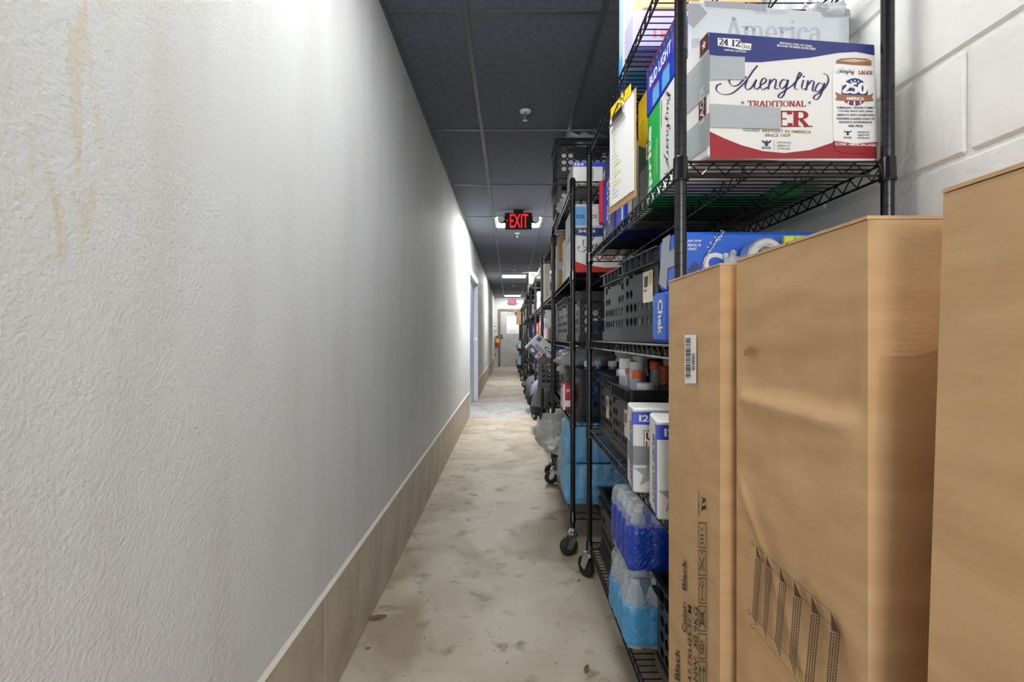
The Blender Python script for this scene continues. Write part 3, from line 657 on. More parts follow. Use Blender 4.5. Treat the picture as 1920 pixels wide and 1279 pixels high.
for R in rails:
    pts = [fb.pix(*Zc(*p)) for p in R]; vs, fs = strokes([pts], .0007, .0012, False)
    B().add([fb.at(u, v, .0007) for u, v in vs], fs).ob('printed_line', INKB, tb)
for (x, y) in ((515, 448), (497, 858), (517, 945)):
    pts = [fb.pix(*Zc(x+11*math.cos(k), y+14*math.sin(k))) for k in [j*.5 for j in range(12)]]; vs, fs = strokes([pts], .0007, .0009, False)
    B().add([fb.at(u, v, .0007) for u, v in vs], fs).ob('printed_line', INKB, tb)
# plain carton at the frame's edge, leaning slightly to the wall
tcn = thing('tall_carton', 'plain tall brown carton leaning in front of the creased one', 'box', (.3195, .130, .0155), rot=(0, .033, 0))
dented(.45, .27, 1.210, lambda u, v: .002*noise.noise((u*3, v*8, 9))).ob('body', KRAFT, tcn, 'all'); flaps(tcn, .45, .27, 1.210, KRAFT)
# ------------------------------------------------------------------ beverage cases on the first rack
def Za(x, y): return (1150+x/2.494, y/2.494)        # close-up scales used while reading print off the cases
def Zb(x, y): return (1280+x/4.8, y/4.8)
z0 = 1.4855
yc, F = carton('beer_case', 'white blue and red 24-can lager case with cans picture and grey duct tape', 'case', .418, 1.015, z0, .391, .114, .261, CASEW, rz=math.atan2(.047, .394)); f = F['near']
def P(fn, pts): return [fn(*p) for p in pts]
f.poly('blue_band', P(Zb, [(234, 292), (235, 495), (400, 512), (560, 560), (700, 562), (900, 542), (1150, 520), (1400, 477), (1560, 468), (1725, 500), (1722, 405)]), NAVY, 1, True)
f.poly('red_band', P(Za, [(452, 742), (450, 615), (520, 648), (600, 680), (700, 707), (800, 716), (920, 702), (1040, 662), (1130, 640), (1228, 625), (1232, 742)]), DRED, 1, True)
f.poly('badge', P(Za, [(487, 178), (590, 184), (596, 200), (645, 206), (641, 236), (592, 234), (560, 226), (487, 214)]), PAPER, 2, True)
f.decal('lettering', serif('24', .26, .10), P(Za, [(491, 211), (536, 216), (537, 184), (492, 180)]), NAVYD, 3, None, True)
f.decal('lettering', serif('12', .26, .10), P(Za, [(550, 218), (592, 222), (593, 190), (551, 186)]), NAVYD, 3, None, True)
f.decal('lettering', textshape('OZ', .01), P(Za, [(596, 207), (616, 209), (616, 196), (596, 194)]), NAVYD, 3, None, True)
f.decal('lettering', textshape('CANS', .01), P(Za, [(596, 227), (638, 232), (638, 215), (596, 211)]), NAVYD, 3, None, True)
f.decal('lettering', textshape('LIMITED EDITION', .02), P(Za, [(518, 238), (620, 248), (620, 240), (518, 230)]), PAPER, 2, None, True)
f.decal('lettering', textshape('BREWING OVER 197 YEARS', .02), P(Za, [(777, 206), (928, 222), (928, 213), (777, 197)]), PAPER, 2, None, True)
f.decal('lettering', textshape('BECAUSE WE MAKE GOOD BEER', .02), P(Za, [(764, 218), (945, 236), (945, 226), (764, 208)]), PAPER, 2, None, True)
f.decal('script_lettering', script_name(), P(Zb, [(298, 897), (1312, 897), (1312, 590), (298, 590)]), NAVYD, 2, None, True)
f.decal('lettering', serif('TRADITIONAL', .2, .08), P(Za, [(627, 500), (900, 501), (900, 472), (627, 471)]), DRED, 2, None, True)
f.decal('lettering', serif('LAGER', .24, .08, 1.0), P(Za, [(505, 596), (930, 597), (930, 517), (505, 516)]), DRED, 2, None, True)
for xx in (604, 916): f.decal('printed_star', star(), P(Za, [(xx-10, 492), (xx+10, 492), (xx+10, 470), (xx-10, 470)]), mat('olive_print', (120, 118, 84), .5), 2, None, True)
f.decal('lettering', textshape('OLDEST BREWERY IN AMERICA', .015), P(Za, [(605, 614), (924, 626), (924, 612), (605, 600)]), mat('olive_print', (120, 118, 84), .5), 2, None, True)
f.decal('lettering', textshape('SINCE 1829', .015), P(Za, [(708, 640), (826, 641), (826, 627), (708, 626)]), mat('olive_print', (120, 118, 84), .5), 2, None, True)
f.decal('emblem', strokes([[(0, .9), (.3, .6), (.5, .5), (.7, .6), (1, .9)], [(.1, .7), (.35, .45), (.5, .4), (.65, .45), (.9, .7)], [(.5, .9), (.5, .1)], [(.3, .2), (.5, .05), (.7, .2)]], .12, .2, False), P(Za, [(693, 684), (737, 685), (737, 655), (693, 654)]), NAVYD, 2, None, True)
f.decal('lettering', textshape('RWB', .02), P(Za, [(695, 698), (735, 699), (735, 688), (695, 687)]), NAVYD, 2, None, True)
for k, sx in enumerate(('SUPPORTING', "AMERICA'S", 'VETERANS')): f.decal('lettering', textshape(sx, .01), P(Za, [(764, 672+k*14), (830-6*(k > 0), 673+k*14), (830-6*(k > 0), 664+k*14), (764, 663+k*14)]), mat('grey_print', (128, 128, 132), .5), 2, None, True)
f.decal('printed_line', SQ, P(Za, [(750, 702), (752, 702), (752, 656), (750, 656)]), mat('grey_print', (128, 128, 132), .5), 2, None, True)
# the printed can
f.poly('printed_can', P(Za, [(1040, 300), (1026, 330), (1022, 380), (1026, 640), (1032, 690), (1060, 715), (1205, 722), (1228, 700), (1237, 640), (1228, 380), (1218, 330), (1205, 302)]), mat('can_white', (232, 232, 228), .4), 2, True)
f.poly('printed_can_base', P(Za, [(1026, 660), (1032, 694), (1060, 716), (1205, 722), (1228, 702), (1234, 665), (1130, 672)]), DRED, 3, True)
f.poly('printed_can_lid', P(Za, [(1042, 285), (1060, 276), (1120, 272), (1180, 276), (1204, 286), (1204, 310), (1120, 306), (1042, 298)]), BROWN, 3, True)
f.poly('printed_can_lid', P(Za, [(1050, 286), (1120, 277), (1196, 288), (1120, 294)]), mat('lid_light', (206, 178, 150), .4), 4, True)
f.decal('script_lettering', script_name(9, 24), P(Za, [(1040, 352), (1124, 354), (1124, 320), (1040, 316)]), NAVYD, 4, None, True)
f.decal('lettering', serif('LAGER', .24, .1), P(Za, [(1142, 350), (1212, 352), (1212, 333), (1142, 331)]), DRED, 4, None, True)
f.decal('printed_disc', disc(), P(Za, [(1064, 496), (1188, 498), (1188, 368), (1064, 366)]), NAVY, 3, None, True)
for k in range(3): f.decal('printed_star', star(), P(Za, [(1104+16*k, 390-4*(k == 1)), (1116+16*k, 390-4*(k == 1)), (1116+16*k, 377-4*(k == 1)), (1104+16*k, 377-4*(k == 1))]), PAPER, 4, None, True)
f.decal('lettering', serif('250', .34, .2), P(Za, [(1060, 440), (1184, 443), (1184, 390), (1060, 387)]), PAPER, 5, None, True)
f.poly('ribbon', P(Za, [(1034, 432), (1060, 444), (1190, 447), (1214, 437), (1206, 455), (1214, 474), (1186, 477), (1062, 473), (1036, 470), (1044, 452)]), BROWN, 4, True)
f.decal('lettering', textshape('AMERICA', .03), P(Za, [(1084, 470), (1168, 472), (1168, 457), (1084, 455)]), PAPER, 5, None, True)
for k in range(7): f.poly('stripe', P(Za, [(1078+14*k, 476), (1086+14*k, 476), (1086+14*k, 496-abs(k-3)*5), (1078+14*k, 496-abs(k-3)*5)]), RED if k % 2 == 0 else PAPER, 4, True)
for k, sx in enumerate(('YUENGLING - PROUDLY FAMILY', 'OWNED SINCE 1829. JOINS', "AMERICA'S 250TH CELEBRATION,", 'HONORING A SHARED LEGACY OF', 'RESILIENCE, INDEPENDENCE,', 'AND PRIDE.')):
    hw = [88, 80, 88, 88, 78, 36][k]; yy = 511+k*17
    f.decal('lettering', textshape(sx, .02), P(Za, [(1130-hw, yy), (1130+hw, yy+1), (1130+hw, yy-10), (1130-hw, yy-11)]), NAVYD, 4, None, True)
f.decal('emblem', strokes([[(0, .9), (.3, .6), (.5, .5), (.7, .6), (1, .9)], [(.5, .9), (.5, .1)], [(.3, .2), (.5, .05), (.7, .2)]], .14, .24, False), P(Za, [(1076, 634), (1110, 634), (1110, 612), (1076, 612)]), NAVYD, 4, None, True)
f.decal('lettering', textshape('RWB', .02), P(Za, [(1076, 650), (1110, 650), (1110, 641), (1076, 641)]), NAVYD, 4, None, True)
for k, sx in enumerate(('SUPPORTING', "AMERICA'S", 'VETERANS')): f.decal('lettering', textshape(sx, .01), P(Za, [(1138, 624+k*13), (1194, 625+k*13), (1194, 617+k*13), (1138, 616+k*13)]), NAVYD, 4, None, True)
f.decal('lettering', textshape('ICONIC AMERICAN LAGER', .02), P(Za, [(1034, 682), (1228, 687), (1228, 674), (1034, 668)]), PAPER, 5, None, True)
f.poly('duct_tape', P(Za, [(447, 263), (611, 270), (612, 375), (447, 376)]), TAPE, 6, True)
f.poly('duct_tape', P(Za, [(447, 488), (778, 506), (782, 606), (450, 598)]), TAPE, 6, True)
fl_ = F['left']
fl_.rect('duct_tape', SQ, .0, .02, .12, .09, TAPE, 2); fl_.rect('duct_tape', SQ, .0, .13, .12, .22, TAPE, 2)
fl_.rect('printed_panel', SQ, .075, .075, .105, .165, mat('maroon', (96, 34, 40), .5), 1)
fl_.decal('lettering', textshape('LAGER', .02), [(.082, .08), (.082, .16), (.1, .16), (.1, .08)][::-1], CASEW, 3)
fl_.rect('printed_panel', SQ, .08, .225, .115, .262, mat('maroon', (96, 34, 40), .5), 1); fl_.rect('printed_star', star(), .088, .232, .108, .254, PAPER, 2)
am, F = carton('flattened_case', 'pale grey folded beer case lettered America behind the lager case', 'case', .424, 1.136, z0, .415, .014, .413, CASEG, rz=math.atan2(.047, .394)); f = F['near']
f.decal('lettering', serif('America', .17, .06, .95), P(Za, [(515, 200), (972, 206), (972, 92), (515, 78)]), INKG, 1, None, True)
f.decal('lettering', textshape('BUD LIGHT', .015), P(Zb, [(655, 122), (945, 132), (945, 96), (655, 84)]), INKG, 1, None, True)
f.decal('printed_frame', frame_shape(.012), P(Zb, [(640, 130), (955, 142), (955, 90), (640, 76)]), INKG, 1, None, True)
f.decal('barcode', bars(20, 2), P(Zb, [(80, 430), (190, 430), (190, 350), (80, 345)]), INKG, 1, None, True)
for q in ([(45, 35), (150, 40), (222, 120), (98, 255), (45, 210)], [(190, 8), (560, 24), (570, 84), (200, 60)], [(575, 28), (750, 44), (752, 104), (575, 84)], [(1225, 70), (1500, 84), (1510, 148), (1270, 156)]): f.poly('grey_tape', P(Zb, q), SILVER, 2, True)
sb = B()
# crumpled plastic hanging from the top shelf at the wall post
def blob(name, m, parent, c, r, seed, amp=.28, fr=5.0, nu=22, nv=16, sq=1.0):
    b = B(); vs = []
    for j in range(nv+1):
        th = math.pi*j/nv
        for i in range(nu):
            ph = 2*math.pi*i/nu; d = Vector((math.sin(th)*math.cos(ph), math.sin(th)*math.sin(ph), math.cos(th)))
            if sq != 1.0: d = Vector([math.copysign(abs(q)**sq, q) for q in d])
            k = 1+amp*noise.noise(d*fr*.5+Vector((seed, seed*2, 0)))+amp*.5*noise.noise(d*fr*1.6+Vector((0, seed, 3)))
            vs.append((c[0]+d.x*r[0]*k, c[1]+d.y*r[1]*k, max(c[2]+d.z*r[2]*k, c[2]-r[2])))
    b.add(vs, [(j*nu+i, j*nu+(i+1) % nu, (j+1)*nu+(i+1) % nu, (j+1)*nu+i) for j in range(nv) for i in range(nu)])
    return b.ob(name, m, parent, 'all')
t = thing('plastic_wrap', 'crumpled grey plastic wrap caught under the top shelf by the block wall', 'wrap', (.795, 1.195, 1.908)); blob('film', WRAP, t, (0, .03, .0), (.055, .05, .03), 3, .5); B().tube([(-.02, .03, .01), (-.03, .03, .03), (-.04, .04, .05)], .003, 5).ob('twisted_end', WRAP, t)
# upright cases along the shelf edge
yw, F = carton('beer_case', 'white lager case end with navy name running up it beside the lime green case', 'case', .405, 1.186, z0, .27, .115, .262, CASEW); f = F['left']
f.decal('script_lettering', script_name(5, 16), [(.088, .015), (.088, .25), (.034, .25), (.034, .015)], NAVYD, 1); f.rect('printed_line', SQ, .012, .18, .018, .25, BROWN)
sp, F = carton('soda_case', 'lime green soda case with white letters next to the white lager case', 'case', .405, 1.303, z0, .39, .116, .262, GREEN); f = F['left']
f.decal('lettering', textshape('Sprite', .03), [(.052, .012), (.052, .225), (.008, .225), (.008, .012)], PAPER, 1)
f.decal('lettering', textshape('LEMON-LIME', .02), [(.076, .06), (.076, .145), (.070, .145), (.070, .06)], YELLOW, 1)
for k in range(2): f.decal('lettering', textshape('NATURAL FLAVORS 12 FL OZ', .01), [(.090+.008*k, .07), (.090+.008*k, .165), (.085+.008*k, .165), (.085+.008*k, .07)], PAPER, 1)
f.rect('printed_line', SQ, .060, .0, .0605, .262, DGREEN)
bd, F = carton('beer_case', 'flat blue beer case with red trim lying across the green and white cases', 'case', .405, 1.186, z0+.264, .27, .242, .142, BLUE); f = F['left']
f.rect('red_trim', SQ, 0, .134, .252, .138, RED); f.rect('navy_band', SQ, 0, .098, .252, .133, NAVY, 1)
f.rect('printed_frame', frame_shape(.014), .028, .062, .235, .110, mat('pink_line', (226, 120, 120), .5), 2); f.rect('name_panel', SQ, .031, .064, .232, .108, BLUE, 2)
f.rect('lettering', textshape('BUD LIGHT', .025), .040, .071, .222, .101, PAPER, 3)
for k in range(8): f.rect('printed_star', star(), .01+.03*k, .114, .022+.03*k, .130, SKYB, 2)
for k in range(2): f.poly('printed_can', [(.065+.085*k, .005), (.065+.085*k, .045), (.075+.085*k, .055), (.115+.085*k, .055), (.125+.085*k, .045), (.125+.085*k, .005)], SKYB, 2); f.rect('red_trim', SQ, .072+.085*k, .052, .118+.085*k, .057, RED, 3)
gd, F = carton('soda_case', 'tall grey green ginger ale case with yellow top behind the clipboard', 'case', .425, 1.43, z0, .36, .16, .385, DGREEN); f = F['left']
f.poly('yellow_panel', [(0, .25), (.08, .21), (.16, .27), (.16, .385), (0, .385)], YELLOW, 1); f.rect('white_panel', SQ, .09, .165, .16, .215, PAPER, 2); f.rect('lettering', textshape('Co', .02), .10, .172, .155, .208, RED, 3)
f.rect('lettering', textshape('since 1904', .01), .02, .30, .06, .307, DGREEN, 2); f.rect('silver_panel', SQ, .02, .0, .14, .15, SILVER, 1)
f = F['near']; f.rect('yellow_panel', SQ, 0, .26, .36, .385, YELLOW, 1)
sc_, F = carton('soda_case', 'silver soda case standing in the shadow behind the clipboard', 'case', .42, 1.60, z0, .36, .12, .27, SILVER); F['left'].rect('white_panel', SQ, .02, .02, .1, .25, CASEW, 1); F['left'].rect('green_band', SQ, .07, .02, .09, .25, DGREEN, 2)
c_, F = carton('soda_case', 'thin bright blue case with white edge past the clipboard', 'case', .41, 1.735, z0, .36, .12, .255, BLUE); F['left'].rect('white_panel', SQ, .09, .0, .115, .25, PAPER, 1)
sc2, F = carton('beer_case', 'navy beer case with white stars at the far end of the first rack', 'case', .405, 1.88, z0, .30, .22, .37, NAVY); f = F['left']
f.rect('blue_band', SQ, .01, .10, .10, .26, BLUE, 1); f.decal('lettering', textshape('BUD', .03), [(.125, .10), (.125, .26), (.100, .26), (.100, .10)], PAPER, 2); f.decal('lettering', textshape('LIGHT', .03), [(.16, .08), (.16, .27), (.135, .27), (.135, .08)], PAPER, 2)
for (u, v, s) in ((.02, .28, .06), (.03, .03, .06), (.15, .30, .05)): f.rect('printed_star', star(), u, v, u+s*.8, v+s, PAPER, 2)
B().box(-.012, .215, .11, .02, .245, .30, .006).ob('red_strap', RED, sc2)
# clipboards on a hook under the top shelf
def yawed(x0, y0, x1, y1): return math.atan2(y1-y0, x1-x0)
hk = thing('wire_hook', 'black wire hook hanging from the top shelf edge above the clipboard', 'hook', (.362, 1.475, 1.952)); B().tube([(0, 0, -.012), (-.006, 0, .0), (-.010, 0, -.05), (-.012, 0, -.11), (-.020, 0, -.122), (-.026, 0, -.11)], .0022, 6).ob('wire', BLACKM, hk); B().tube([(-.020+.008*math.cos(a), 0, -.128+.010*math.sin(a)) for a in [k*.6 for k in range(11)]], .0013, 5).ob('ring', CHROME, hk)
def clipboard(label, loc, rz, wd, ht, mb, paper):
    t = thing('clipboard', label, 'clipboard', loc, rz, 'clipboards hanging from the hook')
    B().box(0, 0, 0, wd, .004, ht, .0015).ob('board', mb, t)
    if paper:
        # local x runs from the far edge to the near edge; the printed side looks into the corridor (local -y)
        B().box(.006, -.0025, .022, wd-.008, -.0004, ht-.012).ob('paper', PAPER, t)
        fc = Face(t, (0, -.0026, 0), (1, 0, 0), (0, 0, 1))
        r = random.Random(4)
        for k in range(17): fc.rect('handwriting', SQ, .03, ht-.075-.0125*k, .055+r.random()*.03, ht-.0735-.0125*k, mat('grey_print', (128, 128, 132), .5), 1)
        for k in range(3): fc.rect('highlighter_mark', SQ, .05, .08+.03*k, .10, .09+.03*k, mat('highlight', (226, 232, 150), .6), 1)
        B().box(wd*.18, -.008, ht-.035, wd*.62, -.0026, ht-.012, .002).tube([(wd*.12, -.010, ht-.04), (wd*.68, -.010, ht-.04)], .004, 8).ob('clip', CHROME, t, True)
        B().tube([(wd*.2, -.006, ht-.012), (wd*.4, -.004, ht+.012), (wd*.6, -.006, ht-.012)], .002, 5).ob('hanging_wire', BLACKM, t)
    else:
        B().lathe([(.009, -.0006), (.009, .0)], 12, c=(wd*.4, 0, ht-.02), M=Matrix.Rotation(math.radians(90), 4, 'X')).ob('eyelet', CHROME, t)
    return t
clipboard('brown clipboard with a handwritten white sheet hanging at the shelf edge', (.334, 1.605, 1.512), yawed(.334, 1.605, .3655, 1.400), .207, .318, BOARD, True)
clipboard('yellow plastic board hanging just behind the brown clipboard', (.342, 1.634, 1.632), yawed(.342, 1.634, .368, 1.47), .165, .245, YELLOW, False)
# on the top shelf
zt = 1.9735
t, F = carton('carton', 'lavender carton with upside-down red print seen through the top shelf wires', 'box', .372, 1.449, zt, .42, .115, .115, LAV)
F['near'].decal('lettering', textshape('SBE1', .02), [(.17, .055), (.06, .055), (.06, .030), (.17, .030)], mat('rust_print', (206, 120, 104), .5), 1); F['near'].decal('lettering', textshape('d', .02), [(.22, .055), (.20, .055), (.20, .030), (.22, .030)], mat('rust_print', (206, 120, 104), .5), 1)
t, F = carton('carton', 'tan carton lying on top of the lavender one', 'box', .40, 1.449, zt+.1165, .36, .112, .09, TAN); F['near'].rect('tape', SQ, .12, .0, .17, .09, KRAFT2, 1)
t, F = carton('beverage_pack', 'tall pale blue pack standing on the top shelf edge', 'pack', .387, 1.57, zt, .38, .135, .36, LBLUE); F['left'].rect('white_strip', SQ, .06, .04, .11, .36, PAPER, 1); F['left'].rect('blue_print', SQ, .0, .0, .05, .10, SKYB, 1)
for k in range(4): F['left'].rect('printed_mark', SQ, .07, .06+.06*k, .09, .063+.06*k, NAVY, 2)
F['under'].rect('blue_print', SQ, .0, .0, .38, .13, SKYB, 1)
t, F = carton('carton', 'cream carton with green printed spots on its underside on the top shelf', 'box', .442, 1.72, zt, .36, .20, .14, CREAM)
for k in range(5):
    for j in range(3): F['under'].rect('green_spot', disc(10), .02+.07*k, .03+.055*j, .065+.07*k, .07+.055*j, DGREEN, 1)
t, F = carton('carton', 'yellowish tan carton at the far end of the top shelf of the first rack', 'box', .492, 1.93, zt, .32, .20, .15, mat('straw', (214, 196, 140), .5)); F['under'].rect('brown_band', SQ, 0, .05, .36, .09, TAN, 1)
# ------------------------------------------------------------------ crates
def ring(b, O, U, V, N, rect, inner, th):
    x0, y0, x1, y1 = rect; cx, cy = (x0+x1)/2, (y0+y1)/2; n = len(inner); out = []
    for (ix, iy) in inner:
        dx, dy = ix-cx, iy-cy; k = min(((x1-cx)/abs(dx) if abs(dx) > 1e-9 else 1e9), ((y1-cy)/abs(dy) if abs(dy) > 1e-9 else 1e9)); out.append((cx+dx*k, cy+dy*k))
    def p(q, d): return O+U*q[0]+V*q[1]-N*d
    vs = [p(q, 0) for q in out]+[p(q, 0) for q in inner]+[p(q, th) for q in out]+[p(q, th) for q in inner]; fs = []
    for i in range(n):
        j = (i+1) % n; fs += [(i, j, n+j, n+i), (2*n+j, 2*n+i, 3*n+i, 3*n+j), (n+i, n+j, 3*n+j, 3*n+i)]
    b.add(vs, fs)
def flat_patch(b, O, U, V, N, x0, y0, x1, y1, th):
    if x1-x0 < 1e-5 or y1-y0 < 1e-5: return
    q = [(x0, y0), (x1, y0), (x1, y1), (x0, y1)]; vs = [O+U*a+V*c for a, c in q]+[O+U*a+V*c-N*th for a, c in q]
    b.add(vs, [(0, 1, 2, 3), (7, 6, 5, 4)])
def circ(cx, cy, r, n=16): return [(cx+r*math.cos(2*math.pi*(k+.5)/n), cy+r*math.sin(2*math.pi*(k+.5)/n)) for k in range(n)]
def rrect(x0, y0, x1, y1, p=4.0, n=20):
    cx, cy, a, c = (x0+x1)/2, (y0+y1)/2, (x1-x0)/2, (y1-y0)/2; o = []
    for k in range(n):
        t = 2*math.pi*(k+.5)/n; cs, sn = math.cos(t), math.sin(t); o.append((cx+a*math.copysign(abs(cs)**(2/p), cs), cy+c*math.copysign(abs(sn)**(2/p), sn)))
    return o
def crate_mesh(dx, dy, dz, name):
    b = B(); th = .003; mb, mt = .040, .046
    for (O, U, wd) in (((0, 0, 0), (1, 0, 0), dx), ((dx, 0, 0), (0, 1, 0), dy), ((dx, dy, 0), (-1, 0, 0), dx), ((0, dy, 0), (0, -1, 0), dy)):
        O, U, V = Vector(O), Vector(U), Vector((0, 0, 1)); N = U.cross(V)
        nc = 8 if wd > .33 else 7; mx = .022; cw = (wd-2*mx)/nc; hr = (dz-mb-mt)/4
        flat_patch(b, O, U, V, N, 0, 0, wd, mb, th); flat_patch(b, O, U, V, N, 0, mb, mx, dz, th); flat_patch(b, O, U, V, N, wd-mx, mb, wd, dz, th)
        hx0, hx1 = mx+cw*2.2, wd-mx-cw*2.2
        flat_patch(b, O, U, V, N, mx, dz-mt, hx0-.01, dz, th); flat_patch(b, O, U, V, N, hx1+.01, dz-mt, wd-mx, dz, th); flat_patch(b, O, U, V, N, hx0-.01, dz-.018, hx1+.01, dz, th)
        hb = dz-mt-hr*.35
        ring(b, O, U, V, N, (hx0-.01, hb, hx1+.01, dz-.018), rrect(hx0, hb+.005, hx1, dz-.019), th)
        for r in range(4):
            for c in range(nc):
                x0 = mx+c*cw; y0 = mb+r*hr; full = r < 2 or c < 2 or c >= nc-2
                y1 = y0+hr
                if r == 3 and (x0+cw > hx0-.01 and x0 < hx1+.01): y1 = hb
                if full and r < 4 and not (r == 3 and y1 != y0+hr): ring(b, O, U, V, N, (x0, y0, x0+cw, y1), circ(x0+cw/2, (y0+y1)/2, min(cw, hr)*.39), th)
                else: flat_patch(b, O, U, V, N, x0, y0, x0+cw, y1, th)
    b.box(.003, .003, .004, dx-.003, dy-.003, .008)
    for (x0, y0, x1, y1) in ((-.006, -.006, dx+.006, .0), (-.006, dy, dx+.006, dy+.006), (-.006, 0, 0, dy), (dx, 0, dx+.006, dy)): b.box(x0, y0, 0, x1, y1, .034)
    r = B(); e = .014
    for z0, z1 in ((dz-.004, dz), (dz-.044, dz-.041)):
        for (x0, y0, x1, y1) in ((-e, -e, dx+e, .002), (-e, dy-.002, dx+e, dy+e), (-e, .002, .002, dy-.002), (dx-.002, .002, dx+e, dy-.002)): r.box(x0, y0, z0, x1, y1, z1)
    for k in range(7):
        x = dx*k/6
        for y in (-e, dy): r.box(x-.0015, y+.0005, dz-.041, x+.0015, y+e-.0005, dz-.004)
    for k in range(1, 6):
        y = dy*k/6
        for x in (-e, dx): r.box(x+.0005, y-.0015, dz-.041, x+e-.0005, y+.0015, dz-.004)
    return b, r
CR = {}
def crate(label, x, y, z, m=CRATE, rz=0.0, dims=(.37, .30, .262), group='black plastic crates', rot=None):
    k = (dims, m.name)
    if k not in CR: b, r = crate_mesh(*dims, 'crate'); CR[k] = (b.mesh('body', m), r.mesh('rim', m))
    t = thing('storage_crate', label, 'crate', (x, y, z+.001), rz, group, rot); link('body', CR[k][0], t); link('rim', CR[k][1], t)
    return t, faces(t, *dims)
def crate_label(f, u0, v0, u1, v1):
    s = f.rect('paper_label', SQ, u0, v0, u1, v1, CREAM, 2); w_, h_ = u1-u0, v1-v0
    f.poly('printed_picture', [(u0+.15*w_, v0+.5*h_), (u0+.5*w_, v0+.5*h_), (u0+.55*w_, v0+.85*h_), (u0+.15*w_, v0+.85*h_)], CRATEG, 3); f.rect('printed_picture', SQ, u0+.62*w_, v0+.55*h_, u0+.95*w_, v0+.95*h_, TAN, 3); f.rect('red_print', SQ, u0+.1*w_, v0+.36*h_, u0+.4*w_, v0+.42*h_, RED, 3)
# first rack, shelf at eye height
s3 = Z1[2]
def chek(label, x, y, z, rz=0):
    t, F = carton('soda_case', label, 'case', x, y, z, .40, .12, .130, CHEK, rz, 'blue soda twelve-packs', c=.008); return t, F
t, F = chek('blue soda twelve-pack on the lower level at the shelf edge', .385, 1.185, s3+.001)
f = F['left']; f.decal('lettering', textshape('Chek', .03), [(.095, .018), (.095, .108), (.055, .108), (.055, .018)][::-1] if False else [(.055, .110), (.055, .020), (.095, .020), (.095, .110)], PAPER, 2)
for k in range(2): f.decal('lettering', textshape('diet root beer soda 12 fl oz', .01), [(.022+.014*k, .112), (.022+.014*k, .03), (.030+.014*k, .03), (.030+.014*k, .112)], SKYB, 2)
t, F = chek('blue soda twelve-pack with grey tape stacked on the other twelve-pack', .388, 1.131, s3+.133)
f = F['left']; f.poly('duct_tape', [(.0, .02), (.06, .0), (.09, .13), (.03, .13)], SILVER, 2); f.rect('duct_tape', SQ, .02, .05, .12, .09, SILVER, 3)
f = F['near']
for k, sx in enumerate(('put your', 'thirst in', 'chek!')): f.decal('lettering', textshape(sx, .02, .2), [(1289, 455+7.2*k), (1289+[27, 25, 17][k], 455+7.2*k), (1289+[27, 25, 17][k], 449+7.2*k), (1289, 449+7.2*k)], PAPER, 2, None, True)
f.decal('lettering', textshape('Chek', .04), [(1318, 512), (1440, 512), (1440, 474), (1318, 474)], PAPER, 2, None, True)
a = [f.pix(1292+x, y) for x, y in ((20, 520), (34, 480), (50, 455), (66, 433))]; vs, fs = strokes([a], .0012, .0012); B().add([f.at(u, v, .001) for u, v in vs], fs).ob('printed_line', PAPER, t)
a = [f.pix(1287+x, y) for x, y in ((20, 520), (34, 480), (50, 455), (66, 433))]; vs, fs = strokes([a], .0022, .0022); B().add([f.at(u, v, .001) for u, v in vs], fs).ob('printed_line', NAVY, t)
r_ = random.Random(5)
for k in range(22):
    q = spline([(1325, 470), (1337, 455), (1352, 436)], 11)[k]; u, v = f.pix(q.x+r_.uniform(-3, 6), q.y+r_.uniform(-5, 4)); f.rect('printed_bubble', disc(8), u, v, u+.0035, v+.0035, PAPER, 2)
f.poly('printed_diamond', [f.pix(*p) for p in ((1290, 506), (1302, 489), (1312, 500), (1298, 516))], NAVY, 2)
t, F = carton('carton', 'white carton half hidden behind the big cartons under the tape roll', 'box', .50, 1.048, s3+.001, .29, .075, .150, CASEW); F['near'].rect('packing_tape', SQ, .12, 0, .17, .150, TAPE, 1)
t = thing('tape_roll', 'shiny silver roll standing in front of the blue twelve-pack', 'tape', (.562, 1.075, s3+.152+.041))
def annulus(ro, ri, wd, n=28):
    b = B(); vs = []
    for (r, y) in ((ri, -wd), (ro-.004, -wd), (ro, -wd+.004), (ro, wd-.004), (ro-.004, wd), (ri, wd)):
        for k in range(n): a_ = 2*math.pi*k/n; vs.append((r*math.cos(a_), y, r*math.sin(a_)))
    return b.add(vs, [(j*n+k, ((j+1) % 6)*n+k, ((j+1) % 6)*n+(k+1) % n, j*n+(k+1) % n) for j in range(6) for k in range(n)])
annulus(.041, .026, .022).ob('roll', mat('foil', (196, 200, 204), .22, metal=.6, bump=(40, .002)), t, True); annulus(.026, .023, .0215).ob('core', PAPER, t, True)
t = thing('snack_bag', 'crumpled lime yellow bag tucked behind the silver roll', 'bag', (.645, 1.092, s3+.152)); blob('bag_body', LIME, t, (0, 0, .042), (.036, .024, .040), 8, .35); B().box(-.026, -.004, .072, .026, .004, .092, .001).ob('crimped_edge', LIME, t)
t = thing('knotted_bag', 'small clear knotted bag beside the silver roll', 'bag', (.503, 1.085, s3+.152)); blob('bag_body', WRAP, t, (0, 0, .024), (.018, .018, .024), 12, .3); B().lathe([(.004, 0), (.008, .01), (.002, .016)], 8, c=(0, 0, .044)).ob('knot', WRAP, t)
t, F = crate('dark grey crate with a picture label next to the blue twelve-pack', .408, 1.322, s3, CRATEG, rz=.085); crate_label(F['left'], .185, .115, .262, .205)
t, F = crate('dark grey crate behind the labelled crate on the eye-level shelf', .402, 1.668, s3, CRATEG, rz=.05)
t, F = carton('carton', 'white pack inside the labelled grey crate', 'box', .418, 1.36, s3+.012, .28, .23, .165, CASEW); F['left'].rect('grey_print', SQ, .05, .03, .2, .10, SILVER, 1)
